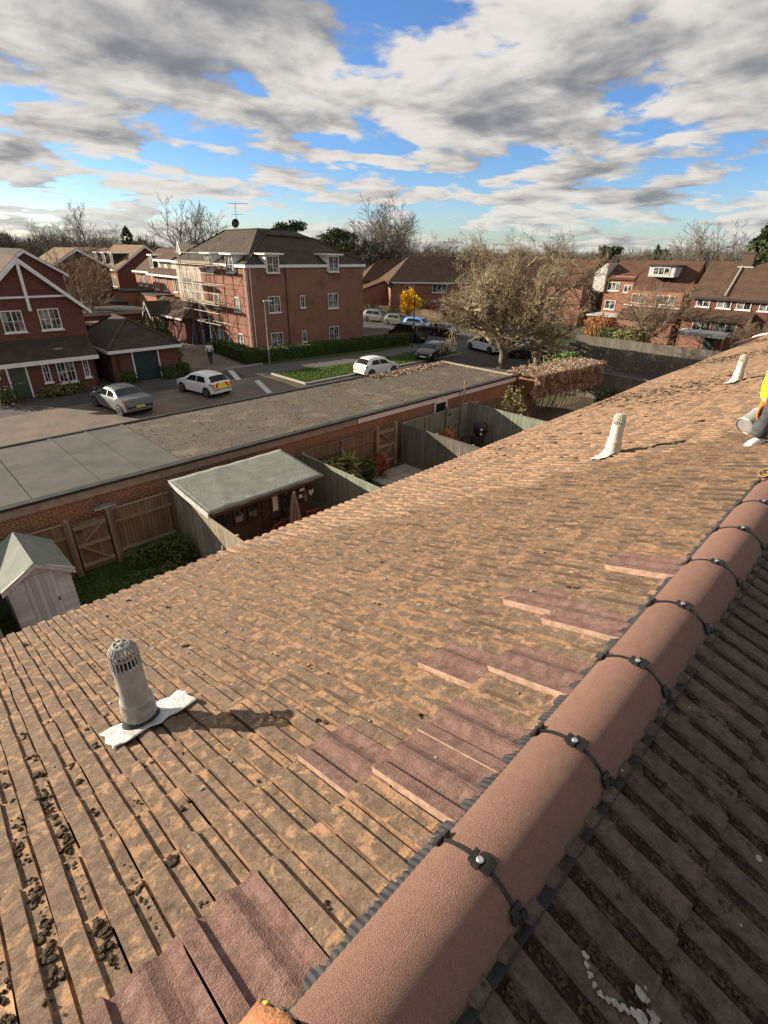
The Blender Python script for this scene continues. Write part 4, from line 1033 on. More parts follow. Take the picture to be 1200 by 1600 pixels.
# ---------------- rows of houses behind, to the left of the block
T1 = thing('cream_house', 'cream and brick terraced house with gabled end beyond the grey wing', 'house', (30, 65, 0))
Ft = Fr((28, 68.8, 0), (-1, 0, 0))
MB().box(28, 36, 60.6, 68.8, 0, 6.1).build('wall', 'brick_orange', T1)
MB().box(28.9, 35.5, 61, 68.4, 6.1, 7.6).build('upper_wall', 'cream_render', T1)
gable_roof(Fr((28.9, 68.4, 0), (-1, 0, 0)), 7.4, 6.6, 7.45, 8.9, 'u', .35, .3).build('roof', 'roof_redbrown', T1)
MB().slab([(27.5, 60.4, 5.85), (27.5, 69, 5.85), (28.9, 69, 6.5), (28.9, 60.4, 6.5)], .12).build('eaves_roof', 'roof_brown', T1)
MB().box(27.42, 27.498, 60.4, 69, 5.65, 5.85).build('fascia', 'white_paint', T1)
MB().box(28.4, 28.52, 60.7, 68.7, 7.2, 7.42).build('fascia', 'white_paint', T1)
Fg = Fr((28.4, 61.9, 0), (-1, 0, 0)); barge(T1, Fg, 1.6, 7.3, 9.3, .15, .02, .22)
MB().prism([Fg.p(0, 0, 7.3), Fg.p(.8, 0, 9.2), Fg.p(1.6, 0, 7.3)], V3(1.5, 0, 0)).build('gablet', 'cream_render', T1)
Fc = Fr((28.9, 68.4, 0), (-1, 0, 0))
for a in (.7, 2.6, 5.4): window(T1, Fc, a, 6.35 if a < 5 else 6.15, .85, 1.05 if a < 5 else 1.3, 2, sill=False)
for a in (.8, 3.3, 5.9): window(T1, Ft, a, 4.1, .95, 1.45, 2)
T1b = thing('brick_wing_house', 'orange brick terraced house with single dormer left of the cream house', 'house', (31, 72, 0))
Fw = Fr((28.6, 75.4, 0), (-1, 0, 0))
gable_walls(Fw, 6.55, 7.2, 5.85, 8.4, 'u').build('wall', 'brick_orange', T1b); gable_roof(Fw, 6.55, 7.2, 5.85, 8.4, 'u', .35, 0).build('roof', 'roof_brown', T1b); fascia(T1b, Fw, 6.55, 5.95, .36, ext=0)
for a in (1.0, 2.7, 5.2): window(T1b, Fw, a, 4.2, .9, 1.3, 2)
def small_dormer(parent, F, a, z, w=1.0, h=1.5, depth=1.9, b=.5):
    MB().obox(F.p(a, b, z), F.u, -F.n, UP, (0, w), (0, depth), (0, h)).build('dormer_cheek', 'roof_dark', parent)
    MB().obox(F.p(a, b, z), F.u, -F.n, UP, (-.18, w+.18), (-.22, depth), (h+.002, h+.16)).build('dormer_roof', 'white_paint', parent)
    return window(parent, Fr(F.p(0, b, 0), F.n), a+.05, z+.1, w-.1, h-.15, 2, sill=False)
small_dormer(T1b, Fw, 4.2, 6.25)
def flat_ext(name, label, x0, x1, y0, y1, z, wins, mat='brick_orange'):
    t = thing(name, label, 'building', ((x0+x1)/2, (y0+y1)/2, 0))
    MB().box(x0, x1, y0, y1, 0, z).build('wall', mat, t)
    MB().box(x0-.12, x1+.12, y0-.12, y1+.12, z+.002, z+.14).build('roof', 'felt_black', t)
    F = Fr((x0, y1, 0), (-1, 0, 0))
    for a, zz, w, h in wins: window(t, F, a, zz, w, h, 2)
    return t
flat_ext('flat_extension', 'orange brick flat roofed extension in front of the cream house', 25.4, 27.4, 62.0, 67.2, 3.75, [(.8, 1.0, 1.2, 1.2), (3.2, 1.0, 1.2, 1.2)])
flat_ext('flat_extension', 'sunlit brick flat roofed extension left of the larger orange one', 25.2, 28.5, 70.4, 75.2, 3.7, [(.6, 1.4, 1.1, .9), (2.8, 1.4, 1.1, .9)])
T2 = thing('dormer_terrace', 'brick terrace with three white dormers and plain gable end', 'house', (33, 92, 0))
F2t = Fr((30, 97.5, 0), (-1, 0, 0))
gable_walls(F2t, 11.6, 9.2, 5.6, 8.75, 'u').build('wall', 'brick_dark', T2); gable_roof(F2t, 11.6, 9.2, 5.6, 8.75, 'u', .4, .25).build('roof', 'roof_tan', T2); fascia(T2, F2t, 11.6, 5.65, .42)
MB().obox(F2t.p(0, 0, 0), F2t.u, F2t.n, UP, (0, 11.6), (.004, .05), (0, 5.3)).build('front_wall', 'brick_orange', T2)
Fge = F2t.side_right(11.6); barge(T2, Fge, 9.2, 5.6, 8.75, .4, .27, .26)
for a in (2.0, 5.2, 8.4): small_dormer(T2, F2t, a, 6.0, 1.1, 1.7, 2.4, .6)
for a in (1.2, 3.3, 5.4, 7.4, 9.0, 10.2): window(T2, Fr(F2t.p(0, -.05, 0), F2t.n), a, 3.3, .8, 1.35, 2)
T3 = thing('shaded_terrace', 'brick terrace behind the bare birch with round wall openings', 'house', (28, 105, 0))
F3 = Fr((29.5, 118, 0), (-1, 0, 0)); gable_walls(F3, 19, 9, 5.2, 8.2, 'u').build('wall', 'brick_dark', T3); gable_roof(F3, 19, 9, 5.2, 8.2, 'u', .4, .2).build('roof', 'roof_redbrown', T3); fascia(T3, F3, 19, 5.3, .42)
for i in range(8): window(T3, F3, 1.2+i*2.2, 3.0, .8, 1.3, 2)
small = flat_ext('link_building', 'low red link building with four sunlit windows under the terrace', 24, 27, 84, 90, 3.2, [(.5, 1.2, .8, 1.1), (2.0, 1.2, .8, 1.1), (4.2, 1.2, .8, 1.1)], 'brick_orange')
H3 = thing('gable_end_house', 'brick house with blank shaded gable end and tan roof slope', 'house', (21.5, 79, 0))
F3h = Fr((18.6, 75, 0), (0, -1, 0))
gable_walls(F3h, 6.8, 8.5, 6.3, 8.3, 'b').build('wall', 'brick_dark', H3); gable_roof(F3h, 6.8, 8.5, 6.3, 8.3, 'b', .35, .2).build('roof', 'roof_tan', H3); barge(H3, F3h, 6.8, 6.3, 8.3, .35, .21, .22)
window(H3, Fr((18.6, 83.5, 0), (-1, 0, 0)), 6.5, 4.6, 1.0, 1.3, 2)
LG = thing('low_garages', 'row of low flat roofed dark brick garages behind the hipped garage', 'garage', (24, 70, 0))
MB().box(17, 24.8, 61.6, 68, 0, 2.35).build('wall', 'brick_dark', LG); MB().box(16.9, 24.9, 61.5, 68.1, 2.352, 2.5).build('roof', 'felt_black', LG); MB().box(16.88, 24.92, 61.43, 61.497, 2.2, 2.46).build('fascia', 'fascia_wood', LG)
LG2 = thing('low_garages', 'farther row of low garages with pale felt roof', 'garage', (24, 76, 0))
MB().box(15, 25, 70.5, 78, 0, 2.6).build('wall', 'brick_dark', LG2); MB().box(14.9, 25.1, 70.4, 78.1, 2.602, 2.75).build('roof', 'felt_grey', LG2)
# garden wall in front of the lodge
tag(MB().box(16.2, 18.1, 46.4, 60, 0, 1.9).build('garden_wall', 'brick_dark'), 'dark brick wall running back beside the hipped garage', 'wall')

# ---------------- brick house seen across the street, behind the big tree
CH = thing('street_house', 'brown roofed brick house across the street behind the yellow shrub', 'house', (66, 58, 0))
nC = V((-.58, -.815, 0)).normalized(); Fh = Fr((60.6, 59.6, 0), nC)
WC, DC = 15., 8.5
MB().prism([Fh.p(0, 0, 0), Fh.p(WC, 0, 0), Fh.p(WC, DC, 0), Fh.p(0, DC, 0)], (0, 0, 4.55)).build('wall', 'brick_red', CH)
hip_roof(Fh, WC, DC, 4.55, 8.05, .4, .14, ha=3.6).build('roof', 'roof_brown', CH)
fascia(CH, Fh, WC, 4.55, .4)
window(CH, Fh, 2.3, 3.15, 1.35, 1.05, 2, rows=1); window(CH, Fh, 6.6, 3.1, 2.3, 1.15, 3); window(CH, Fh, 11.5, 3.1, 1.6, 1.1, 2); window(CH, Fh, 1.6, .6, 1.2, 1.3, 2); window(CH, Fh, 6.6, .6, 2.3, 1.4, 3)
Fh2 = Fh.side_left(DC)
CHw = MB().prism([Fh.p(-4.2, 3.2, 0), Fh.p(-4.2, 3.2, 3.1), Fh.p(-.005, 3.2, 4.5), Fh.p(-.005, 3.2, 0)], -Fh.n*5).build('side_wing', 'brick_red', CH)
MB().slab([Fh.p(-4.6, 2.9, 3.1), Fh.p(-4.6, 8.6, 3.1), Fh.p(-.01, 8.6, 4.75), Fh.p(-.01, 2.9, 4.75)], .12).build('wing_roof', 'roof_redbrown', CH)
MB().lathe([(.02, .0), (.25, .05), (.42, .16), (.4, .17), (.24, .08), (.02, .03)], Fh.p(-.1, -.35, 4.1), nC, 16, cap=False).build('satellite_dish', 'dark_metal', CH)
CH2 = thing('far_house', 'brown roof of the house just left of the street house', 'house', (72, 72, 0))
Fh3 = Fr(Fh.p(-3.2, 8.8, 0), nC); MB().prism([Fh3.p(0, 0, 0), Fh3.p(12, 0, 0), Fh3.p(12, 7, 0), Fh3.p(0, 7, 0)], (0, 0, 4.2)).build('wall', 'brick_red', CH2); hip_roof(Fh3, 12, 7, 4.2, 7.4, .4, .14, ha=3).build('roof', 'roof_redbrown', CH2)
CH3 = thing('tree_screened_house', 'brown tiled house half hidden by the crown of the big tree', 'house', (78, 42, 0))
Fq = Fr((74, 50, 0), (-.75, -.66, 0)); MB().prism([Fq.p(0, 0, 0), Fq.p(18, 0, 0), Fq.p(18, 8, 0), Fq.p(0, 8, 0)], (0, 0, 4.7)).build('wall', 'brick_red', CH3); hip_roof(Fq, 18, 8, 4.7, 8.0, .4, .14, ha=3).build('roof', 'roof_redbrown', CH3)
for a in (1.5, 5.5, 9.5, 14): window(CH3, Fq, a, 3.1, 1.7, 1.15, 2); window(CH3, Fq, a, .7, 1.7, 1.3, 2)

# ---------------- houses on the right
RT = thing('brown_terrace', 'brown tiled terrace with small white windows and chimney at right', 'house', (68, 10, 0))
Fr_ = Fr((64, 18.2, 0), (-1, 0, 0))
gable_walls(Fr_, 26, 7.4, 5.15, 8.25, 'u').build('wall', 'brick_dark', RT); gable_roof(Fr_, 26, 7.4, 5.15, 8.25, 'u', .35, .15).build('roof', 'roof_brown', RT); fascia(RT, Fr_, 26, 5.1, .36, 'dark_metal')
for a in (.55, 2.5, 4.25, 6.2, 9, 12): window(RT, Fr_, a, 4.15, 1.28, .9, 2)
MB().obox(Fr_.p(0, 0, 0), Fr_.u, Fr_.n, UP, (0, 5.9), (.0, 1.4), (0, 3.0)).build('front_wall', 'brick_red', RT)
MB().slab([Fr_.p(-.3, -1.75, 3.05), Fr_.p(6.1, -1.75, 3.05), Fr_.p(6.1, -.003, 3.9), Fr_.p(-.3, -.003, 3.9)], .12).build('lean_to_roof', 'roof_brown', RT)
Fr2 = Fr(Fr_.p(0, -1.4, 0), (-1, 0, 0))
window(RT, Fr2, 1.1, 1.9, 1.75, .95, 2); window(RT, Fr2, 3.2, 1.7, 1.95, 1.25, 2)
MB().obox(Fr2.p(0, 0, 0), Fr2.u, Fr2.n, UP, (2.6, 3.5), (.004, .05), (.1, 1.55)).build('door', 'door_dark', RT)
chimney(RT, Fr_, 3.3, 3.4, 7.9, 9.2, 1.1, .6, 3, 'chimney_brick')
MB().obox(Fr_.p(3.9, 3.4, 7.9), Fr_.u, -Fr_.n, UP, (-1.3, .12), (-.42, .42), (.0, .1)).build('flashing', 'lead', RT)
MB().bar(Fr_.p(3.0, -.2, 5.35), Fr_.p(3.0, 3.6, 8.5), .12, .06).build('party_verge', 'concrete', RT)
AW = thing('awning', 'grey white flat awning over the patio of the brown terrace', 'awning', (61, 15.5, 0))
MB().slab([(61.9, 17.7, 2.15), (61.9, 13.3, 2.15), (60.6, 13.3, 1.95), (60.6, 17.7, 1.95)], .07).build('canopy', 'white_boards', AW)
MB().box(60.52, 60.597, 13.3, 17.7, 1.62, 1.98).build('valance', 'white_boards', AW)
for y in (13.45, 15.4, 17.5): MB().tube((60.7, y, 0), (60.7, y, 1.86), .05, .05, 8).build('post', 'fence_pale', AW)
for i in range(12): MB().lathe([(.02, 0), (.055, -.06), (.04, -.13), (.01, -.15)], (60.5, 15.2+i*.2, 1.55-.1*math.sin(i)), UP, 8).build('hanging_bulb', 'white_paint', AW)
DH = thing('dormer_house', 'tall red tiled house with white flat roofed dormer on the right', 'house', (67, 21.5, 0))
Fd = Fr((64, 25, 0), (-1, 0, 0))
gable_walls(Fd, 5.9, 8, 3.75, 8.25, 'u').build('wall', 'brick_orange', DH)
gable_roof(Fd, 5.9, 8, 3.9, 8.2, 'u', -.15, .1).build('roof', 'roof_redbrown', DH)
MB().obox(Fd.p(0, 0, 0), Fd.u, Fd.n, UP, (0, 5.9), (-.6, .02), (2.8, 5.3)).build('upper_wall', 'brick_orange', DH)
MB().obox(Fd.p(0, 0, 0), Fd.u, Fd.n, UP, (-.05, 5.95), (.024, .3), (3.7, 3.85)).build('fascia', 'white_paint', DH)
MB().slab([Fd.p(-.1, -1.5, 2.5), Fd.p(6, -1.5, 2.5), Fd.p(6, -.3, 3.4), Fd.p(-.1, -.3, 3.4)], .12).build('lean_to_roof', 'roof_brown', DH)
MB().obox(Fd.p(0, 0, 0), Fd.u, Fd.n, UP, (0, 5.9), (.3, 1.3), (0, 2.45)).build('front_wall', 'brick_red', DH)
for a, w_ in ((.6, 1.6), (3.3, 1.9)): window(DH, Fr(Fd.p(0, -.03, 0), Fd.n), a, 4.05, w_, .95, 3 if w_ > 1.7 else 2)
MB().obox(Fd.p(1.4, 1.05, 6.75), Fd.u, -Fd.n, UP, (0, 2.7), (0, 2.4), (0, 1.05)).build('dormer_cheek', 'white_boards', DH)
MB().obox(Fd.p(1.4, 1.05, 6.75), Fd.u, -Fd.n, UP, (-.1, 2.8), (-.2, 2.7), (1.052, 1.2)).build('dormer_roof', 'felt_black', DH)
window(DH, Fr(Fd.p(0, 1.05, 0), Fd.n), 1.85, 6.95, 1.75, .78, 3, sill=False)
MB().obox(Fd.p(5.9, 0, 0), Fd.u, -Fd.n, UP, (.02, .75), (1.2, 7), (0, 6.2)).build('link_wall', 'brick_dark', DH)
# ivy between the two
lr = np.random.default_rng(5); cN = 900
c = np.stack([64.2+lr.random(cN)*1.3, 18.5+lr.normal(0, .22, cN), 1.5+lr.random(cN)*4.4], 1)
v_, q_ = leaf_quads(c, .14, lr); IV = bpy.data.objects.new('ivy', npmesh('ivy', v_-np.array((64.6, 18.5, 0)), q_)); IV.data.materials.append(MATS['leaf_olive']); link(IV, None, (64.6, 18.5, 0)); tag(IV, 'yellow green climber filling the gap between dormer house and terrace', 'climber')
WG = thing('white_gable_house', 'brick house with white painted gable half behind the big tree', 'house', (76, 33, 0))
Fwg = Fr((73, 31.6, 0), (-1, 0, 0))
gable_walls(Fwg, 3.6, 7, 6.3, 7.8, 'u').build('wall', 'brick_red', WG); gable_roof(Fwg, 3.6, 7, 6.1, 8.1, 'u', .3, .1).build('roof', 'roof_redbrown', WG)
MB().prism([V3(72.6, 33.2, 4.4), V3(72.6, 33.2, 6.6), V3(72.6, 31.9, 7.8), V3(72.6, 31.62, 7.8), V3(72.6, 31.62, 4.4)], V3(6, 0, 0)).build('gable_wall', 'white_boards', WG)
window(WG, Fwg, .3, 4.6, 1.6, 1.0, 3); window(WG, Fwg, 2.5, 4.5, 1.0, .9, 2); window(WG, Fwg, .4, 2.3, 1.4, 1.1, 2)
MB().slab([V3(71, 35, 5.2), V3(71, 41, 5.2), V3(76, 41, 8.2), V3(76, 33.8, 8.2)], .14).build('wing_roof', 'roof_redbrown', WG); MB().box(71.5, 78, 34, 41, 0, 5).build('wing_wall', 'brick_red', WG)
MB().box(63.5, 67, 25.4, 29, 0, 2.3).build('annex_wall', 'brick_dark', WG); MB().box(63.3, 67.1, 25.3, 29.1, 2.302, 2.45).build('annex_roof', 'white_boards', WG)
# orange roofed extension past the end of our eaves
OR = thing('orange_roof_extension', 'low extension with orange clay tiled roof at the right edge', 'building', (46, 7, 0))
MB().box(44.2, 48, 2, 8.8, 0, 3.2).build('wall', 'brick_orange', OR)
MB().slab([(43.8, 9.2, 3.35), (48.3, 9.2, 3.35), (48.3, 4.2, 5.6), (43.8, 4.2, 5.6)], .12).build('roof', 'roof_orange', OR)
MB().obox((43.74, 9.2, 3.35), (0, -5, 2.25), (1, 0, 0), UP, (0, 1), (-.02, .05), (-.25, .02)).build('bargeboard', 'dark_metal', OR)
PR = thing('white_pipes', 'three white bent pipes lying on the orange roof', 'pipe', (45, 7.6, 4.2))
for i in range(3):
    pts = []
    for j in range(9):
        y = 8.15-j*.16; x = 44.5+i*.42; pts.append(V3(x, y, 3.35+(9.2-y)*.45+.07+.03*math.sin(j*1.1)))
    MB().path(pts, .045, 8).build('pipe', 'white_paint', PR)
m = MB(); pts = [V3(44.6, 7.1+.28*math.cos(a), 4.75+.28*math.sin(a)) for a in np.linspace(0, 2*math.pi, 19)]
m.path(pts, .05, 8).build('ring', 'white_paint', PR)

# ================================================================== gardens
def fence(name, label, p0, p1, h, mat, face=1, bw=.11, posts=1.85, rails=2, cap=True, post_mat=None, cut=(), rail_mat=None, lean=.0, gap=.006, rail_side=1):
    "close-boarded fence from p0 to p1: posts, rails and every board a piece of its own"
    p0, p1 = V((*p0, 0)), V((*p1, 0)); d = p1-p0; L = d.length; d.normalize(); nrm = V((d.y, -d.x, 0))*face
    t = thing(name, label, 'fence', (p0+p1)/2); O = org(t)
    bm_ = MB().obox((0, 0, 0), d, nrm, UP, (gap, bw-gap), (-.009, .009), (.05, h)).mesh('board'); bm_.materials.append(MATS[mat])
    ok = lambda a, b: not any(a < c1 and b > c0 for c0, c1 in cut)
    for i in range(int(L/bw)):
        if not ok(i*bw, (i+1)*bw): continue
        o = bpy.data.objects.new('board', bm_); link(o, t, p0+d*(i*bw)+V((0, 0, rnd.uniform(-.012, .012)))+nrm*rnd.uniform(-.004, .004)-O)
    n = max(1, round(L/posts))
    for i in range(n+1):
        a = L*i/n
        if any(c0+.1 < a < c1-.1 for c0, c1 in cut): continue
        MB().obox(p0+d*a, d, nrm, UP, (-.045, .045), (.011, .10), (0, h+.06)).build('post', post_mat or mat, t)
    segs = []; a = 0.
    for c0, c1 in sorted(cut): segs.append((a, c0)); a = c1
    segs.append((a, L))
    for a, b in segs:
        if b-a < .2: continue
        for k in range(rails):
            z = h*(.22+.56*k/max(1, rails-1)) if rails > 1 else h*.5
            MB().obox(p0, d, nrm, UP, (a, b), (.0105, .055), (z-.045, z+.045)).build('rail', rail_mat or mat, t)
        if cap: MB().obox(p0, d, nrm, UP, (a, b), (-.02, .03), (h+.0125, h+.04)).build('capping', rail_mat or mat, t)
    return t
def gate(name, label, p0, p1, h, mat, face=1, frame_mat=None, diag=1):
    p0, p1 = V((*p0, 0)), V((*p1, 0)); d = p1-p0; L = d.length; d.normalize(); nrm = V((d.y, -d.x, 0))*face
    t = thing(name, label, 'gate', (p0+p1)/2); n = int(L/.11); bw = L/n; fm = frame_mat or mat
    for i in range(n): MB().obox(p0+d*(i*bw), d, nrm, UP, (.003, bw-.003), (-.01, .008), (.08, h-.03)).build('board', mat, t)
    for z in (.28, h*.55, h-.18): MB().obox(p0, d, nrm, UP, (0, L), (.0085, .05), (z-.05, z+.05)).build('rail', fm, t)
    for (za, zb) in ((.28, h*.55), (h-.18, h*.55)):
        a, b = (p0+d*(L-.08), p0+d*.08) if diag > 0 else (p0+d*.08, p0+d*(L-.08))
        MB().bar(a+nrm*.03+UP*(za), b+nrm*.03+UP*zb, .085, .04).build('brace', fm, t)
    for a in (-.11, L+.11): MB().obox(p0+d*a, d, nrm, UP, (-.055, .055), (-.03, .09), (0, h+.14)).build('post', fm, t)
    MB().obox(p0+d*.06, d, nrm, UP, (0, .16), (.051, .075), (h-.32, h-.27)).build('latch', 'dark_metal', t)
    return t
FY = 15.36
fence('garden_fence', 'brown board fence behind the white shed, left of the diagonal-braced gate', (-3.0, FY), (2.5, FY), 1.75, 'fence_brown', rail_mat='fence_pale')
gate('garden_gate', 'brown wooden gate with diagonal braces behind the white shed', (2.68, FY), (3.58, FY), 1.72, 'fence_brown', frame_mat='fence_pale')
fence('garden_fence', 'brown board fence between the braced gate and the summerhouse', (3.76, FY), (5.6, FY), 1.8, 'fence_brown', rail_mat='fence_pale')
fence('garden_fence', 'weathered side fence between the lawn and the summerhouse', (5.66, 15.25), (5.66, 9.4), 1.8, 'fence_pale', face=-1, rails=1, posts=1.9, post_mat='fence_pale')
fence('garden_fence', 'green painted side fence right of the summerhouse', (10.8, 15.25), (10.8, 9.4), 1.8, 'fence_green', face=-1, rails=0, posts=2.4)
fence('garden_fence', 'brown board fence behind the planted bed of the third garden', (10.9, FY), (14.85, FY), 1.82, 'fence_brown', rail_mat='fence_brown')
gate('garden_gate', 'brown wooden gate with one long brace beside the grey side fence', (15.05, FY), (16.0, FY), 1.85, 'fence_brown', frame_mat='fence_pale', diag=-1)
fence('garden_fence', 'grey brown side fence with white capped posts in front of the green garden', (16.5, 15.2), (16.5, 9.4), 1.8, 'fence_grey', face=-1, rails=3, post_mat='fence_pale', rail_mat='fence_grey')
fence('garden_fence', 'pale green back fence under the small garage window', (16.6, FY), (19.75, FY), 1.8, 'fence_green', rails=0)
gate('garden_gate', 'pale green gate with diagonal braces beside the black barbecue', (19.9, FY), (20.85, FY), 1.85, 'fence_green')
fence('garden_fence', 'short pale green fence right of the green gate', (21.0, FY), (21.7, FY), 1.85, 'fence_green', rails=0)
fence('garden_fence', 'pale green side fence behind the black barbecue', (21.8, 15.3), (21.8, 9.4), 1.8, 'fence_green', face=-1, rails=0, posts=2.9)
fence('garden_fence', 'dark brown fence between the green garden and the dry hedge', (21.95, 15.1), (28.0, 15.1), 1.45, 'fence_brown', rails=0)
fence('garden_fence', 'dark grey fence with pale top edge right of the dry hedge', (34.7, 15.4), (34.7, 9.4), 1.8, 'fence_grey', face=-1, rails=0, posts=1.9, rail_mat='fence_pale', post_mat='fence_pale', bw=.14)
fence('street_fence', 'long grey board fence running along the far side of the yard', (46, 22.2), (46, 7.5), 1.65, 'fence_grey', face=-1, rails=0, posts=2.9, bw=.16)
fence('street_fence', 'upper grey fence with thin posts behind the long grey fence', (52.2, 24.5), (52.8, 8.0), 1.55, 'fence_grey', face=-1, rails=2, posts=2.6, bw=.22)
fence('street_fence', 'brown fence along the pavement in front of the street house', (56.6, 63.5), (58.8, 47.5), 1.45, 'fence_brown', face=-1, rails=0, posts=2.2, bw=.2)

# white shed
SH = thing('garden_shed', 'small whitish boarded shed with grey felt roof at the left edge', 'shed', (1.27, 13.9, 0))
sx0, sx1, sy0, sy1, se, sr = .62, 1.93, 12.98, 14.75, 1.72, 2.17
MB().prism([(sx0, sy0, 0), (sx0, sy0, se), (1.275, sy0, sr-.03), (sx1, sy0, se), (sx1, sy0, 0)], (0, sy1-sy0, 0)).build('wall', 'shed_boards', SH)
FS = Fr((sx0, sy0, 0), (0, -1, 0)); nb = 15
for i in range(nb):
    z0 = i*.115+.02; z1 = z0+.118
    for (a0, a1) in ((.0, .355), (.985, 1.31)):
        m = MB(); O = FS.p(0, 0, 0)
        m.add([O+FS.u*a+FS.n*b+UP*z for a in (a0, a1) for b, z in ((.004, z1), (.008, z1), (.022, z0), (.004, z0))], [(0, 1, 2, 3), (4, 7, 6, 5), (0, 4, 5, 1), (1, 5, 6, 2), (2, 6, 7, 3)]).build('cladding_board', 'shed_boards', SH)
for i in range(15):
    z0 = i*.115+.02; z1 = z0+.118; m = MB()
    for xx, dx in ((sx1, 1),):
        m.add([V3(xx+dx*b, y, z) for y in (sy0, sy1) for b, z in ((.004, z1), (.008, z1), (.022, z0), (.004, z0))], [(0, 1, 2, 3), (4, 7, 6, 5), (0, 4, 5, 1), (1, 5, 6, 2), (2, 6, 7, 3)])
    m.build('cladding_board', 'shed_boards', SH)
dr = thing
door_ = MB().obox(FS.p(.36, 0, 0), FS.u, FS.n, UP, (0, .62), (.006, .02), (.06, 1.84)).build('door', 'shed_boards', SH)
for i in range(6): MB().obox(FS.p(.36, 0, 0), FS.u, FS.n, UP, (i*.1033+.003, (i+1)*.1033-.003), (.021, .034), (.07, 1.83)).build('door_board', 'shed_boards', door_)
MB().obox(FS.p(.36, 0, 0), FS.u, FS.n, UP, (.56, .59), (.035, .06), (.95, 1.05)).build('handle', 'dark_metal', door_)
m = MB(); k = (sr-se)/(1.275-sx0)
m.slab([(sx0-.12, sy0-.14, se-.12*k+.05), (1.275, sy0-.14, sr+.05), (1.275, sy1+.12, sr+.05), (sx0-.12, sy1+.12, se-.12*k+.05)], .03)
m.slab([(sx1+.12, sy0-.14, se-.12*k+.05), (1.2755, sy0-.14, sr+.05), (1.2755, sy1+.12, sr+.05), (sx1+.12, sy1+.12, se-.12*k+.05)], .03)
m.build('roof', 'felt_green', SH); barge(SH, Fr((sx0, sy0, 0), (0, -1, 0)), sx1-sx0, se-.03, sr-.09, .12, .09, .09, 'white_boards')
tag(MB().obox((.18, 12.4, 0), (0, 1, 0), (1, 0, 0), UP, (0, 2.6), (0, .05), (0, 1.5)).build('timber_panel', 'fence_pale'), 'pale timber panel standing beside the white shed at the left edge', 'panel')

# summerhouse
SU = thing('summerhouse', 'dark wooden summerhouse with wide green grey felt roof', 'summerhouse', (7.65, 13.9, 0))
MB().box(5.8, 9.45, 12.85, 14.95, 0, 2.02).build('wall', 'shed_dark', SU)
nx, ny = 34, 16; vs = []
for i in range(nx+1):
    for j in range(ny+1):
        x = 5.58+(9.76-5.58)*i/nx; y = 12.58+(15.1-12.58)*j/ny
        z = 2.10+.22*j/ny+.012*math.sin(x*5+y*9)*math.sin(y*7-x*3)+.014*math.exp(-((x-6.1-(y-12.6)*.4)/.12)**2)
        vs.append((x, y, z))
f_ = [(i*(ny+1)+j, (i+1)*(ny+1)+j, (i+1)*(ny+1)+j+1, i*(ny+1)+j+1) for i in range(nx) for j in range(ny)]
ro = MB().add(vs, f_).build('roof', 'felt_green', SU, smooth=True, fix=False); so = ro.modifiers.new('solid', 'SOLIDIFY'); so.thickness = .05; so.offset = -1
MB().obox((5.55, 12.56, 2.02), (0, 1, .087), (1, 0, 0), UP, (0, 2.52), (-.03, .0), (-.08, .10)).build('roof_edge', 'white_boards', SU)
MB().box(5.6, 9.74, 12.50, 12.575, 1.98, 2.08).build('fascia', 'shed_dark', SU)
Fu = Fr((5.8, 12.85, 0), (0, -1, 0))
for a, w_ in ((.12, .42), (.62, .4), (1.1, .42)): window(SU, Fu, a, 1.3, w_, .58, 1, frame='shed_dark', sill=False)
window(SU, Fu, 1.95, 1.22, .34, .72, 1, frame='shed_dark', sill=True, pane='blind_white'); window(SU, Fu, 2.36, 1.22, .36, .72, 1, frame='shed_dark', sill=True)
window(SU, Fu, 2.95, 1.15, .5, .8, 1, frame='shed_dark', sill=False)
MB().obox(Fu.p(1.62, 0, 0), Fu.u, Fu.n, UP, (0, .06), (.004, .05), (.05, 1.98)).build('corner_batten', 'shed_dark', SU)
m = MB()
for i in range(2): m.obox(Fu.p(1.0, 0, 0), Fu.u, Fu.n, UP, (.9, 2.5), (.004, .03), (.55+.5*i, .58+.5*i))
m.build('panel_batten', 'shed_dark', SU)
for a, z, w_, h in ((2.78, 1.66, .10, .12), (3.02, 1.45, .13, .12), (3.06, 1.68, .20, .10)): MB().obox(Fu.p(a, -.068, z), Fu.u, Fu.n, UP, (0, w_), (0, .015), (0, h)).build('small_sign', 'blind_white', SU)
hp = [(0, -.13), (.12, .02), (.115, .09), (.06, .115), (0, .07), (-.06, .115), (-.115, .09), (-.12, .02)]
MB().prism([Fu.p(3.55+x, -.03, 1.5+y) for x, y in hp], (0, -.02, 0)).build('heart_ornament', 'white_boards', SU)
MB().obox(Fu.p(3.58, 0, 1.85), Fu.u, Fu.n, UP, (-.05, .05), (.004, .1), (0, .16)).build('wall_lamp', 'white_boards', SU)
# closed parasol
PA_ = thing('parasol', 'closed striped parasol standing in front of the summerhouse', 'parasol', (8.3, 12.3, 0))
MB().tube((8.3, 12.3, 0), (8.3, 12.3, 1.98), .02, .02, 8).build('pole', 'white_boards', PA_)
n = 16; vs = []; prof = [(.03, 1.95), (.07, 1.85), (.06, 1.8), (.09, 1.7), (.12, 1.45), (.15, 1.1), (.17, .82), (.14, .8)]
for r_, z in prof:
    for i in range(n*2):
        a = math.pi*i/n; rr = r_*(1+.22*(1 if i % 2 else -1)); vs.append((8.3+rr*math.cos(a), 12.3+rr*math.sin(a), z))
N2 = n*2
fa = [(k*N2+i, k*N2+(i+1) % N2, (k+1)*N2+(i+1) % N2, (k+1)*N2+i) for k in range(len(prof)-1) for i in range(N2)]
MB().add(vs, [f for f in fa if (f[0] % N2)//2 % 2 == 0]).build('canopy', 'parasol_cloth', PA_, fix=False)
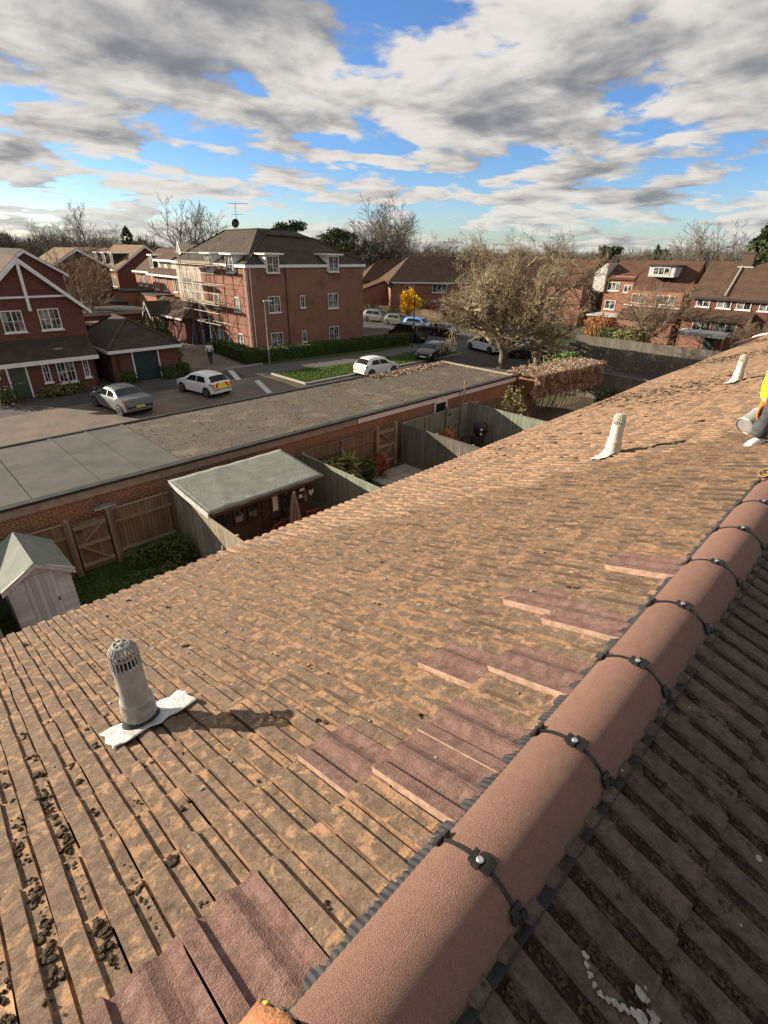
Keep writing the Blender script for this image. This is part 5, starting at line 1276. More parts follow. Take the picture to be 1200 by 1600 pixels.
MB().add(vs, [f for f in fa if (f[0] % N2)//2 % 2 == 1]).build('stripe', 'parasol_stripe', PA_, fix=False)
CHS = [tuple((V((0, 0, EYE))+ray(px, py)*((.95-EYE)/ray(px, py).z)).to_2d()) for px, py in ((421, 816), (442, 806), (483, 793))]
def slat_chair(x, y, rz, label):
    t = thing('garden_chair', label, 'chair', (x, y, 0), 'wooden garden chairs round the parasol', rz)
    for sx in (-.24, .24):
        MB().box(sx-.025, sx+.025, -.24, -.19, 0, .42).build('leg', 'chair_wood', t); MB().bar((sx, .24, 0), (sx, .34, 1.0), .05).build('leg', 'chair_wood', t)
        MB().box(sx-.03, sx+.03, -.25, .28, .62, .65).build('armrest', 'chair_wood', t)
    for i in range(6): MB().box(-.24, .24, -.24+i*.085, -.17+i*.085, .42, .445).build('seat_slat', 'chair_wood', t)
    for i in range(7): MB().bar((-.2+i*.066, .28, .48), (-.2+i*.066, .335, .97), .04, .015).build('back_slat', 'chair_wood', t)
    MB().bar((-.26, .34, 1.0), (.26, .34, 1.0), .05).build('top_rail', 'chair_wood', t)
    return t
slat_chair(*CHS[0], R(200), 'slatted wooden garden chair, left of the striped parasol')
slat_chair(*CHS[1], R(186), 'slatted wooden garden chair just left of the parasol pole')
slat_chair(*CHS[2], R(168), 'slatted wooden garden chair right of the striped parasol')
# small white hand tools by the side fence
m = MB(); m.tube((5.3, 11.8, 0), (5.55, 12.0, 1.3), .018, .018, 6); m.tube((5.3, 11.3, 0), (5.5, 11.25, 1.15), .018, .018, 6)
tag(m.build('leaning_rods', 'white_boards'), 'thin white rods leaning on the side fence by the lawn', 'rods')
LB = thing('curved_cover', 'pale rounded cover lying on top of the fence by the braced gate', 'cover', (3.7, 15.45, 1.8))
m = MB(); prof = []
for i in range(9):
    a = math.pi*i/8; prof.append((3.38+.3*(1-math.cos(a)), 1.80+.02*math.sin(a)))
vs = [V3(3.38+.62*i/10, 15.42+.18*j/5, 1.905+.06*math.sin(math.pi*min(max(i/10, .06), .94))*math.sin(math.pi*min(max(j/5, .12), .88))) for i in range(11) for j in range(6)]
MB().add(vs, [(i*6+j, (i+1)*6+j, (i+1)*6+j+1, i*6+j+1) for i in range(10) for j in range(5)]).build('shell', 'galvanised', LB, smooth=True, fix=False)
MB().box(3.39, 3.99, 15.43, 15.59, 1.865, 1.91).build('base', 'white_boards', LB)
# lawn and paving
tag(MB().slab([(2.0, 9.3, .006), (5.6, 9.3, .006), (5.6, 15.3, .006), (-3, 15.3, .006), (-3, 9.3, .006)], .02).build('garden_lawn', 'lawn'), kind='structure')
pv = MB()
for i in range(4):
    for j in range(6):
        x = 13.9+i*.62; y = 11.2+j*.62
        sl = MB().box(x, x+.58, y, y+.58, 0.0, .035+rnd.uniform(0, .008))
        pv.add(sl.v, sl.f)
tag(pv.build('patio', 'concrete'), kind='structure')
# barbecue under a black cover
BQ = thing('barbecue', 'black kettle barbecue with round white dials in the green garden', 'barbecue', (21.1, 14.1, 0))
MB().lathe([(.3, .75), (.36, .85), (.37, .98), (.33, 1.1), (.2, 1.2), (.04, 1.23)], (21.1, 14.1, 0), UP, 20).build('lid', 'dark_metal', BQ, smooth=True)
MB().lathe([(.05, .5), (.22, .55), (.34, .68), (.37, .8)], (21.1, 14.1, 0), UP, 20).build('bowl', 'dark_metal', BQ, smooth=True)
for a in (0, 2.1, 4.2): MB().bar((21.1+.2*math.cos(a), 14.1+.2*math.sin(a), .6), (21.1+.36*math.cos(a), 14.1+.36*math.sin(a), 0), .04).build('leg', 'dark_metal', BQ)
for z in (.95, .72): MB().lathe([(.06, 0), (.06, .02)], (20.82, 13.86, z), (-.75, -.66, .1), 14).build('dial', 'white_paint', BQ)
MB().box(20.6, 20.95, 13.95, 14.3, 0, .55).build('side_box', 'dark_metal', BQ)

# ================================================================== street furniture
SL = thing('street_lamp', 'tall grey street lamp in front of the apartment block hedge', 'lamp post', (24.15, 37.95, 0))
MB().lathe([(.075, 0), (.07, 1.1), (.05, 1.15), (.04, 5.0)], (24.15, 37.95, 0), UP, 12).build('pole', 'galvanised', SL, smooth=True)
MB().obox((24.15, 37.95, 5.0), (.93, -.35, 0), (.35, .93, 0), UP, (-.1, .6), (-.09, .09), (0, .12)).build('lamp_head', 'white_boards', SL, bevel=.03)
SP = thing('sign_pole', 'thin dark pole with small plate beside the black people carrier', 'pole', (40.2, 36.2, 0))
MB().tube((40.2, 36.2, 0), (40.25, 36.2, 5.3), .06, .045, 8).build('pole', 'dark_metal', SP)
MB().obox((40.2, 36.2, 1.9), (.7, -.7, 0), (-.7, -.7, 0), UP, (-.11, .11), (.05, .07), (0, .45)).build('plate', 'galvanised', SP)

# ================================================================== vehicles
CAR = {
 'hatch': dict(zt=[(0, .52), (.012, .66), (.028, .92), (.05, .99), (.145, 1.36), (.2, 1.43), (.34, 1.47), (.5, 1.455), (.6, 1.37), (.755, 1.0), (.8, .965), (.93, .82), (.98, .68), (1, .5)], zb=[(0, .5), (.028, .86), (.06, .95), (.5, .92), (.755, .92), (.93, .78), (1, .48)], rear=(.058, .142), front=(.615, .745), side=(.16, .70)),
 'saloon': dict(zt=[(0, .52), (.012, .7), (.03, .96), (.05, 1.0), (.15, 1.04), (.19, 1.09), (.31, 1.38), (.38, 1.45), (.5, 1.47), (.58, 1.42), (.755, 1.0), (.8, .96), (.94, .8), (.985, .66), (1, .48)], zb=[(0, .5), (.03, .92), (.1, .99), (.5, .93), (.755, .92), (.94, .76), (1, .46)], rear=(.195, .305), front=(.60, .745), side=(.235, .70)),
 'van': dict(zt=[(0, .55), (.01, .8), (.02, 1.2), (.03, 1.75), (.06, 1.86), (.2, 1.9), (.6, 1.88), (.68, 1.8), (.81, 1.2), (.84, 1.13), (.95, .98), (.985, .8), (1, .55)], zb=[(0, .5), (.02, 1.05), (.06, 1.1), (.6, 1.08), (.81, 1.05), (.95, .9), (1, .5)], rear=(.021, .030), front=(.695, .80), side=(.07, .76)),
 'mpv': dict(zt=[(0, .52), (.012, .7), (.028, .98), (.045, 1.1), (.11, 1.5), (.16, 1.58), (.34, 1.62), (.55, 1.58), (.65, 1.45), (.79, 1.05), (.83, 1.0), (.94, .85), (.985, .68), (1, .5)], zb=[(0, .5), (.028, .9), (.06, 1.0), (.5, .97), (.79, .96), (.94, .8), (1, .48)], rear=(.05, .108), front=(.66, .785), side=(.12, .74)),
}
def make_car(label, kind, paint, loc, heading, L=4.1, W=1.74, scale_h=1., group='parked cars', name='parked_car', chevrons=False, plate_rear='plate_yellow', glass='car_glass', cat='car'):
    K = CAR[kind]; t = thing(name, label, cat, (*loc, .006), group, heading)
    zt_x, zt_y = zip(*K['zt']); zb_x, zb_y = zip(*K['zb'])
    def half_w(f): return W/2*np.interp(f, [0, .02, .07, .2, .5, .8, .93, .985, 1], [.80, .90, .965, 1, 1, .99, .93, .80, .66])
    def S(f, tt):
        "f 0 rear .. 1 front; tt -7..7 around, 0 = roof centre"
        zt = np.interp(f, zt_x, zt_y)*scale_h; zb = min(np.interp(f, zb_x, zb_y)*scale_h, zt-.03); wb = half_w(f)
        cab = min(1, max(0, (zt-zb-.08)/.4)); wr = wb*(.90-(.16 if kind != 'van' else .09)*cab)
        z0 = .24 if .05 < f < .95 else .32
        ring = [(0, zt), (wr*.55, zt-.008), (wr*.86, zt-.03), (wr, zt-.03-.05*(cab+.2)), ((wr*.35+wb*.965*.65), zb+(zt-zb)*.28), (wb*.985, zb), (wb, zb*.62+z0*.38), (wb*.965, z0)]
        s = abs(tt); i = min(6, int(s)); u = s-i
        y = ring[i][0]*(1-u)+ring[i+1][0]*u; z = ring[i][1]*(1-u)+ring[i+1][1]*u
        return V(((f-.5)*L, math.copysign(y, tt) if tt else 0, z))
    fs_ = sorted(set([round(x, 4) for x in list(np.linspace(0, 1, 30))+list(zt_x)]))
    ts = [-7, -6, -5, -4.5, -4, -3.4, -3, -2.5, -2, -1, 0, 1, 2, 2.5, 3, 3.4, 4, 4.5, 5, 6, 7]
    vs = [S(f, tt) for f in fs_ for tt in ts]; n = len(ts)
    fc = [(i*n+j, i*n+j+1, (i+1)*n+j+1, (i+1)*n+j) for i in range(len(fs_)-1) for j in range(n-1)]
    fc += [tuple(range(n)), tuple(range((len(fs_)-1)*n, len(fs_)*n))]+[(i*n, (i+1)*n, (i+1)*n+n-1, i*n+n-1) for i in range(len(fs_)-1)]
    body = MB().add(vs, fc).build('body', paint, t, smooth=True)
    def patch(nm, mat, f0, f1, t0, t1, off=.006, nf=8, nt=6, parent=None, shape=None):
        P = []
        for i in range(nf+1):
            for j in range(nt+1):
                f = f0+(f1-f0)*i/nf; tt = t0+(t1-t0)*j/nt
                if shape: f, tt = shape(i/nf, j/nt)
                p = S(f, tt); du = S(min(1, f+.004), tt)-S(max(0, f-.004), tt); dv = S(f, tt+.05)-S(f, tt-.05); nn = du.cross(dv)
                if nn.length > 1e-9: nn.normalize()
                if nn.dot(p-V(((f-.5)*L*.8, 0, .6))) < 0: nn = -nn
                P.append(p+nn*off)
        o = MB().add(P, [(i*(nt+1)+j, (i+1)*(nt+1)+j, (i+1)*(nt+1)+j+1, i*(nt+1)+j+1) for i in range(nf) for j in range(nt)]).build(nm, mat, parent or t, smooth=True, fix=False)
        return o
    r0, r1 = K['rear']; w0, w1 = K['front']; s0, s1 = K['side']
    patch('rear_window', glass, r0, r1, -2.55, 2.55, nt=14); patch('windscreen', glass, w0, w1, -2.75, 2.75, nt=14)
    mid = s0+(s1-s0)*.46
    for sg in (-1, 1):
        for a, b in ((s0, mid-.008), (mid+.008, s1)):
            def shp(u, v, a=a, b=b, sg=sg):
                tt = 3.3+v*1.55; f = a+(b-a)*u
                # glass narrows to the roof at both ends of the cabin
                top = 1-v; f = f+(.07*top*(1-u) if a == s0 and kind != 'van' else 0)-(.115*top*u if b == s1 else 0)
                return f, sg*tt
            patch('side_window', glass, a, b, 0, 0, shape=shp)
        patch('tail_light', 'lamp_red', .004 if kind != 'van' else .006, .07 if kind != 'van' else .03, sg*4.35, sg*5.35, off=.008)
        patch('headlight', 'lamp_clear', .945, .985, sg*3.6, sg*5.2, off=.008)
        mr = S(s1-.02, sg*4.9); MB().obox(mr, (1, 0, 0), (0, sg, 0), UP, (-.06, .06), (.02, .2), (0, .13)).build('mirror', paint, t, bevel=.02)
        for f in ((.175, .80) if kind != 'van' else (.17, .82)):
            wr_ = .315 if kind != 'van' else .34; yy = half_w(f)
            c = V(((f-.5)*L, sg*(yy-.19), wr_))
            MB().lathe([(wr_+.055, .0), (wr_+.055, .196)], c, (0, sg, 0), 24).build('wheel_arch', 'tyre', t)
            ty = MB().lathe([(wr_*.6, 0), (wr_*.94, .0), (wr_, .03), (wr_, .17), (wr_*.95, .203), (wr_*.66, .207)], c, (0, sg, 0), 24).build('wheel', 'tyre', t, smooth=True)
            rim = MB(); cc_ = c+V((0, sg*.205, 0))
            rim.lathe([(wr_*.66, 0), (wr_*.66, .006), (wr_*.58, .008), (wr_*.56, 0)], cc_, (0, sg, 0), 20, cap=False)
            for k in range(5):
                a = 2*math.pi*k/5+.3; rim.bar(cc_+V((0, sg*.004, 0)), cc_+V((math.cos(a)*wr_*.6, sg*.004, math.sin(a)*wr_*.6)), .055, .012)
            rim.build('rim', 'alloy', ty)
    zt0 = .62*scale_h
    patch('bumper_trim', 'tyre', .001, .006, -5.9, 5.9, off=.012, nf=2, nt=14)
    q = S(.014, 0)
    MB().box(-L/2-.012, -L/2+.03, -.26, .26, .50*scale_h, .61*scale_h).build('number_plate', plate_rear, t); MB().box(L/2-.02, L/2+.012, -.26, .26, .40, .51).build('number_plate', 'plate_white', t)
    patch('grille', 'tyre', .982, .997, -2.6, 2.6, off=.008, nf=3)
    if chevrons:
        bk = patch('chevron_panel', 'chevron_yellow', .010, .034, -4.3, 4.3, off=.010, nf=4, nt=16)
        for sg in (-1, 1):
            for k in range(3):
                def shp(u, v, k=k, sg=sg):
                    tt = .25+k*1.55+v*.78+(1-u)*1.0
                    return .0105+u*.023, sg*min(tt, 4.25)
                patch('chevron_stripe', 'chevron_red', 0, 0, 0, 0, off=.0125, nf=5, nt=3, parent=bk, shape=shp)
    return t
PIH = math.pi/2
make_car('silver grey saloon parked nose-in left of the white chevron car', 'saloon', 'paint_silver', (10.2, 32.9), R(97), 4.75, 1.84)
make_car('white hatchback with red and yellow rear chevrons in the car park', 'hatch', 'paint_white', (15.75, 33.2), R(101), 4.05, 1.74, chevrons=True)
make_car('small white hatchback parked along the grass verge', 'hatch', 'paint_white', (28.7, 29.6), R(-2), 3.75, 1.64)
make_car('dark grey hatchback facing the camera beside the grass verge', 'hatch', 'paint_dark', (37.4, 31.2), R(196), 4.2, 1.76)
make_car('black people carrier parked on the near side of the street', 'van', 'paint_black', (43.2, 39.8), R(88), 4.75, 1.88, name='parked_van', cat='van')
make_car('silver people carrier on the far side of the street by the fence', 'mpv', 'paint_silver', (52.1, 53.6), R(-76), 4.3, 1.75)
make_car('dark silver car half hidden behind the apartment block corner', 'hatch', 'paint_silver', (52.0, 58.9), R(-78), 4.1, 1.74)
make_car('dark green hatchback between the silver people carrier and the blue car', 'hatch', 'paint_green', (51.6, 49.2), R(-80), 3.9, 1.7)
make_car('pale blue hatchback parked behind the black people carrier', 'mpv', 'paint_blue', (50.7, 44.7), R(-80), 4.2, 1.75, .93)
make_car('black and silver hatchback at the left edge of the big tree', 'hatch', 'paint_black', (49.0, 39.4), R(-84), 4.0, 1.72)
make_car('white van seen through the big tree', 'van', 'paint_white', (44.6, 30.2), R(75), 4.6, 1.85, .86, name='parked_van', cat='van')
make_car('dark estate car between the big tree and the evergreen bush', 'saloon', 'paint_dark', (45.0, 25.4), R(130), 4.5, 1.8)
make_car('grey people carrier behind the crown of the big tree', 'mpv', 'paint_dark', (50.6, 31.2), R(-88), 4.5, 1.8)
# motorcycle
MC = thing('motorcycle', 'dark motorcycle parked beside the dry hedge and grey fence', 'motorcycle', (37.6, 15.3, 0), None, R(20))
for x in (-.62, .68):
    m = MB()
    for i in range(20):
        a0, a1 = 2*math.pi*i/20, 2*math.pi*(i+1)/20
        m.tube((x+.28*math.cos(a0), 0, .3+.28*math.sin(a0)), (x+.28*math.cos(a1), 0, .3+.28*math.sin(a1)), .05, .05, 6)
    m.build('wheel', 'tyre', MC)
MB().lathe([(.05, -.4), (.16, -.3), (.2, 0), (.15, .25), (.06, .38)], (.1, 0, .78), (1, 0, .15), 12).build('tank', 'paint_black', MC, smooth=True)
MB().obox((-.45, 0, .74), (1, 0, .05), (0, 1, 0), UP, (-.4, .35), (-.13, .13), (0, .12)).build('seat', 'tyre', MC, bevel=.04)
MB().box(-.25, .3, -.17, .17, .28, .62).build('engine', 'dark_metal', MC, bevel=.05)
m = MB(); m.tube((.68, .08, .3), (.42, .08, .98), .03, .03, 8); m.tube((.68, -.08, .3), (.42, -.08, .98), .03, .03, 8); m.tube((.38, -.36, 1.05), (.38, .36, 1.05), .02, .02, 8); m.tube((-.62, .1, .3), (-.1, .1, .4), .03, .03, 8); m.tube((-.62, -.12, .3), (.1, -.12, .35), .04, .04, 8)
m.build('fork', 'dark_metal', MC); MB().lathe([(.03, -.1), (.1, -.04), (.11, .05)], (.55, 0, .92), (1, 0, 0), 14).build('headlight', 'lamp_clear', MC)

# ================================================================== people
def skin(name, joints, edges, mat, parent, sub=2, o=V((0, 0, 0)), root=0):
    me = bpy.data.meshes.new(name); me.from_pydata([tuple(V(p)-o) for p, r in joints], edges, []); me.materials.append(MATS[mat])
    ob = link(bpy.data.objects.new(name, me), parent)
    ob.modifiers.new('skin', 'SKIN').use_smooth_shade = True
    sv = me.skin_vertices
    if not sv:
        bm = bmesh.new(); bm.from_mesh(me); bm.verts.layers.skin.verify(); bm.to_mesh(me); bm.free(); sv = me.skin_vertices
    for i, (p, r) in enumerate(joints):
        sv[0].data[i].radius = (r, r) if not isinstance(r, tuple) else r; sv[0].data[i].use_root = (i == root)
    s = ob.modifiers.new('sub', 'SUBSURF'); s.levels = s.render_levels = sub
    return ob
def hand_joints(wrist, d, palm_n, s=1.):
    "palm and five bent fingers from the wrist along d"
    d = V(d).normalized(); nn = V(palm_n).normalized(); sd_ = d.cross(nn).normalized()
    J = [(V(wrist), .026*s), (V(wrist)+d*.05*s, .032*s)]; E_ = [(0, 1)]
    for k, (off, ln) in enumerate(((-.032, .075), (-.011, .085), (.011, .080), (.032, .062))):
        b = len(J); a = V(wrist)+d*.085*s+sd_*off*s
        J += [(a, .0115*s), (a+(d*.9+nn*.35).normalized()*ln*.5*s, .0095*s), (a+(d*.9+nn*.35).normalized()*ln*.5*s+(d*.5+nn*.85).normalized()*ln*.5*s, .008*s)]
        E_ += [(1, b), (b, b+1), (b+1, b+2)]
    b = len(J); a = V(wrist)+d*.03*s-sd_*.035*s
    J += [(a, .013*s), (a+(d*.7-sd_*.6+nn*.3).normalized()*.04*s, .011*s), (a+(d*.9-sd_*.4+nn*.6).normalized()*.075*s, .009*s)]
    E_ += [(0, b), (b, b+1), (b+1, b+2)]
    return J, E_
def merge(lists):
    J = []; E_ = []
    for j, e, link_to in lists:
        n = len(J); J += j; E_ += [(a+n, b+n) for a, b in e]
        if link_to is not None: E_.append((link_to, n))
    return J, E_
def head(parent, c, fwd, o, r=.1, hat=None, hair=True):
    "egg-shaped head with nose, brow, ears and hair cap"
    f = V(fwd).normalized(); s = f.cross(UP).normalized(); u = s.cross(f)
    bm = bmesh.new(); bmesh.ops.create_uvsphere(bm, u_segments=20, v_segments=14, radius=1); vs = []
    for v in bm.verts:
        x, y, z = v.co; px = x*.78; pf = y*.95; pz = z*1.18
        if z < -.2: px *= 1-.25*(-z-.2); pf += .06
        vs.append(V(c)+s*px*r+f*pf*r+u*pz*r)
    fs = [tuple(v.index for v in q.verts) for q in bm.faces]; bm.free()
    m = MB().add(vs, fs)
    C = V(c)
    m.add([C+f*.93*r+u*.12*r, C+f*.88*r-u*.28*r+s*.16*r, C+f*.88*r-u*.28*r-s*.16*r, C+f*1.2*r-u*.2*r], [(0, 1, 3), (0, 3, 2), (1, 2, 3), (0, 2, 1)])
    for sg in (-1, 1): m.lathe([(.05*r, -.1*r), (.22*r, 0), (.2*r, .08*r)], C+s*sg*.78*r-u*.05*r, s*sg-f*.3, 8)
    h = m.build('head', 'skin', parent, smooth=True)
    for sg in (-1, 1): MB().lathe([(.1*r, 0), (.08*r, .05*r), (.02*r, .07*r)], C+f*.86*r+s*sg*.32*r+u*.08*r, f, 8).build('eye', 'cloth_dark', h)
    MB().obox(C+f*.88*r-u*.5*r, s, f, u, (-.22*r, .22*r), (0, .04*r), (-.04*r, .04*r)).build('mouth', 'lamp_red', h)
    bm = bmesh.new(); bmesh.ops.create_uvsphere(bm, u_segments=18, v_segments=12, radius=1)
    keep = {v.index for v in bm.verts if v.co.z > .15-.55*(-v.co.y) and not (v.co.y > .55 and v.co.z < .55)}
    vs = [C+s*v.co.x*.84*r+f*(v.co.y*1.0-.03)*r+u*v.co.z*1.24*r for v in bm.verts]
    fs = [tuple(v.index for v in q.verts) for q in bm.faces if all(v.index in keep for v in q.verts)]; bm.free()
    MB().add(vs, fs).build('hair', hat or 'hair', h, smooth=True, fix=False)
    return h
# roofer crouching on the ridge, half out of the frame at the right
dR = 4.18
def rp(x, y, d=0.): return at_depth(x, y, dR+d)
ft = slope_pt(1, 5.0, .36, .03)
RO = thing('person', 'roofer in yellow hi-vis jacket and dark grey trousers crouching at the right edge', 'person', ft)
oR = org(RO)
ank, knee, hip = rp(1184, 684, -.02), rp(1205, 634, -.14), rp(1256, 650, .08)
ank2, knee2, hip2 = rp(1232, 668, .35), rp(1216, 618, .38), rp(1262, 646, .30)
pel = (hip+hip2)/2; chest = rp(1236, 570, .2); neck = rp(1240, 545, .2); hd = rp(1243, 518, .2)
sh, el, wr_ = rp(1232, 560, .02), rp(1203, 600, -.08), rp(1196, 628, -.10)
sh2, el2, wr2 = rp(1240, 566, .38), rp(1212, 606, .42), rp(1206, 640, .2)
J = [(pel, .13), ((pel+chest)/2, .135), (chest, .14), (neck, .055), (hd-UP*.03, .06), (sh, .065), (el, .045), (wr_, .03), (sh2, .065), (el2, .045), (wr2, .03), (hip, .09), (knee, .062), (ank, .042), (hip2, .09), (knee2, .062), (ank2, .042)]
E_ = [(0, 1), (1, 2), (2, 3), (3, 4), (2, 5), (5, 6), (6, 7), (2, 8), (8, 9), (9, 10), (0, 11), (11, 12), (12, 13), (0, 14), (14, 15), (15, 16)]
hn = (rp(1182, 652, -.08)-wr_)
hj, he = hand_joints(wr_, hn, -cu*.6-cr*.2, .85); hj2, he2 = hand_joints(wr2, rp(1196, 655, .12)-wr2, -cu*.6, .85)
Jb, Eb = merge([(J, E_, None), (hj, he, 7), (hj2, he2, 10)])
body = skin('body', Jb, Eb, 'skin', RO, 2, oR)
jk = [(pel+UP*.05, .16), ((pel+chest)/2, .165), (chest, .165), (neck-UP*.02, .075), (sh, .08), ((sh+el)/2, .068), (el, .06), (wr_*.95+el*.05, .042), (sh2, .085), (el2, .07), (wr2*.75+el2*.25, .052)]
skin('jacket', jk, [(0, 1), (1, 2), (2, 3), (2, 4), (4, 5), (5, 6), (6, 7), (2, 8), (8, 9), (9, 10)], 'hivis', RO, 2, oR)
ad = (el-sh).normalized(); c0 = sh+(el-sh)*.62
MB().lathe([(.066, -.026), (.074, -.026), (.073, .026), (.064, .026)], c0, ad, 20, cap=False).build('reflective_band', 'reflective', RO, smooth=True)
cdir = (chest-pel).normalized()
MB().lathe([(.166, -.03), (.185, -.03), (.186, .03), (.168, .03)], pel+(chest-pel)*.62, cdir, 24, cap=False).build('reflective_band', 'reflective', RO, smooth=True)
tr = [(pel, .15), (hip, .105), ((hip+knee)/2, .095), (knee, .08), ((knee*.45+ank*.55), .070), (ank-UP*.015, .072), (hip2, .105), (knee2, .08), (ank2+UP*.03, .062)]
skin('trousers', tr, [(0, 1), (1, 2), (2, 3), (3, 4), (4, 5), (0, 6), (6, 7), (7, 8)], 'trouser_grey', RO, 2, oR)
gj, ge = hand_joints(wr_-hn.normalized()*.02, hn, -cu*.6-cr*.2, 1.0); skin('glove', gj, ge, 'glove_orange', RO, 2, oR)
gj, ge = hand_joints(wr2, rp(1196, 655, .12)-wr2, -cu*.6, 1.0); skin('glove', gj, ge, 'glove_orange', RO, 2, oR)
for a, dl in ((ank, 0), (ank2, 0)):
    toe = V((-.9, .35, -.12)).normalized()
    skin('shoe', [(a+V((.07, -.03, -.045)), .052), (a+V((.02, 0, -.05)), .052), (a+V((.02, 0, -.06))+toe*.07, .047), (a+V((.02, 0, -.066))+toe*.12, .036)], [(0, 1), (1, 2), (2, 3)], 'cloth_white', RO, 2, oR)
head(RO, hd, V((-.7, .6, -.35)), oR, .1, 'white_paint')
# the bright metal tub he holds
ca, cb_ = rp(1163, 666, .07), rp(1211, 634, .12)
TB = thing('metal_tub', 'bright metal cylinder tilted in the gloved hand of the roofer', 'tub', ca)
axd = (cb_-ca); Lc = axd.length
MB().lathe([(.072, 0), (.077, .004), (.077, .012), (.073, .016), (.075, Lc*.45), (.078, Lc*.46), (.078, Lc*.5), (.075, Lc*.51), (.079, Lc*1.15), (.072, Lc*1.15), (.068, .03)], ca, axd, 32, cap=False).build('drum', 'bright_tin', TB, smooth=True)
MB().lathe([(.071, .008), (.05, .006), (.01, .006)], ca, axd, 28).build('base', 'bright_tin', TB)

# walker by the scaffolding
WK = thing('person', 'person in pale hooded top and dark trousers walking by the scaffolding', 'person', (20.75, 41.7, 0))
b0 = V((20.75, 41.7, 0)); fwd = V((.35, .94, 0)).normalized(); sdv = fwd.cross(UP)
def wp(s, f, z): return b0+sdv*s+fwd*f+UP*z
J = [(wp(0, 0, .95), .12), (wp(0, .02, 1.2), .13), (wp(0, .04, 1.42), .13), (wp(0, .05, 1.53), .05), (wp(.2, .04, 1.42), .055), (wp(.27, .02, 1.15), .045), (wp(.3, .16, .95), .032), (wp(-.2, .04, 1.42), .055), (wp(-.28, .0, 1.16), .045), (wp(-.3, .1, .93), .032), (wp(.1, 0, .9), .09), (wp(.1, .17, .5), .06), (wp(.1, .1, .09), .042), (wp(-.1, 0, .9), .09), (wp(-.1, .02, .5), .06), (wp(-.1, -.3, .14), .042)]
E_ = [(0, 1), (1, 2), (2, 3), (2, 4), (4, 5), (5, 6), (2, 7), (7, 8), (8, 9), (0, 10), (10, 11), (11, 12), (0, 13), (13, 14), (14, 15)]
a_, e_ = hand_joints(J[6][0], fwd*.3-UP, -sdv, .9); b_, f_ = hand_joints(J[9][0], fwd*.3-UP, sdv, .9)
Jb, Eb = merge([(J, E_, None), (a_, e_, 6), (b_, f_, 9)]); oW = org(WK)
skin('body', Jb, Eb, 'skin', WK, 1, oW)
skin('jacket', [(p, r+.03) for p, r in J[:3]]+[(J[3][0], .08)]+[(p, r+.028) for p, r in J[4:10]], [(0, 1), (1, 2), (2, 3), (2, 4), (4, 5), (5, 6), (2, 7), (7, 8), (8, 9)], 'cloth_white', WK, 2, oW)
skin('trousers', [(J[0][0]-UP*.02, .14)]+[(p, r+.022) for p, r in J[10:]], [(0, 1), (1, 2), (2, 3), (0, 4), (4, 5), (5, 6)], 'cloth_dark', WK, 2, oW)
for k in (12, 15): skin('shoe', [(J[k][0]-UP*.04-fwd*.04, .045), (J[k][0]-UP*.045+fwd*.06, .045), (J[k][0]-UP*.055+fwd*.16, .035)], [(0, 1), (1, 2)], 'cloth_dark', WK, 2, oW)
head(WK, wp(0, .08, 1.68), fwd, oW, .1)

# ================================================================== vegetation
def ground_at(px, py, z=0.):
    d = ray(px, py); k = (z-EYE)/d.z; return V((0, 0, EYE))+d*k
def grow(rs, p, d, L, r, level, P, out, up):
    n = max(3, int(L/P['seg'][level])); sl = L/n; bend = P['bend'][level]
    kids = []
    for i in range(n):
        d = (d+V((rs.gauss(0, bend), rs.gauss(0, bend), rs.gauss(0, bend)))+V((0, 0, up[level]*sl))).normalized()
        q = p+d*sl; r1 = max(P['rmin'], r*(1-.75*(i+1)/n) if level else r*(1-.5*(i+1)/n)); r0 = max(P['rmin'], r*(1-.75*i/n) if level else r*(1-.5*i/n))
        out.append((*p, *q, r0, r1)); p = q
        if level < P['levels'] and (i+1)/n > P['start'][level]:
            k = P['kids'][level]/n; k = int(k)+(rs.random() < k-int(k))
            for _ in range(k): kids.append((p.copy(), d.copy(), r1, (i+1)/n))
    if level < P['levels']: kids.append((p.copy(), d.copy(), r1, 1.))
    for (kp, kd, kr, f) in kids:
        ax = V((rs.gauss(0, 1), rs.gauss(0, 1), rs.gauss(0, 1))); ax = (ax-kd*ax.dot(kd)).normalized()
        a = R(rs.uniform(*P['angle'])); nd = (kd*math.cos(a)+ax*math.sin(a)).normalized()
        grow(rs, kp, nd, L*rs.uniform(*P['len'])*(1.15-.4*f), min(kr*.8, r*.62), level+1, P, out, up)
def tree_segs(seed, limbs, trunk_h, trunk_r, P, up, limb_len, tilt=(25, 65), lean=(0, 0)):
    rs = random.Random(seed); out = []
    p = V((0, 0, 0)); n = 5; d = V((lean[0], lean[1], 1)).normalized()
    for i in range(n):
        q = p+d*trunk_h/n+V((rs.gauss(0, .04), rs.gauss(0, .04), 0)); out.append((*p, *q, trunk_r*(1.25-.25*min(1, i)-.06*i), trunk_r*(1-.06*(i+1)))); p = q
    for i in range(limbs):
        az = 2*math.pi*(i+rs.uniform(-.3, .3))/limbs; t = R(rs.uniform(*tilt))
        st = p-V((0, 0, rs.uniform(0, trunk_h*.35)))
        grow(rs, st, V((math.cos(az)*math.sin(t), math.sin(az)*math.sin(t), math.cos(t))), limb_len*rs.uniform(.8, 1.15), trunk_r*rs.uniform(.42, .62), 0, P, out, up)
    return np.array(out), n
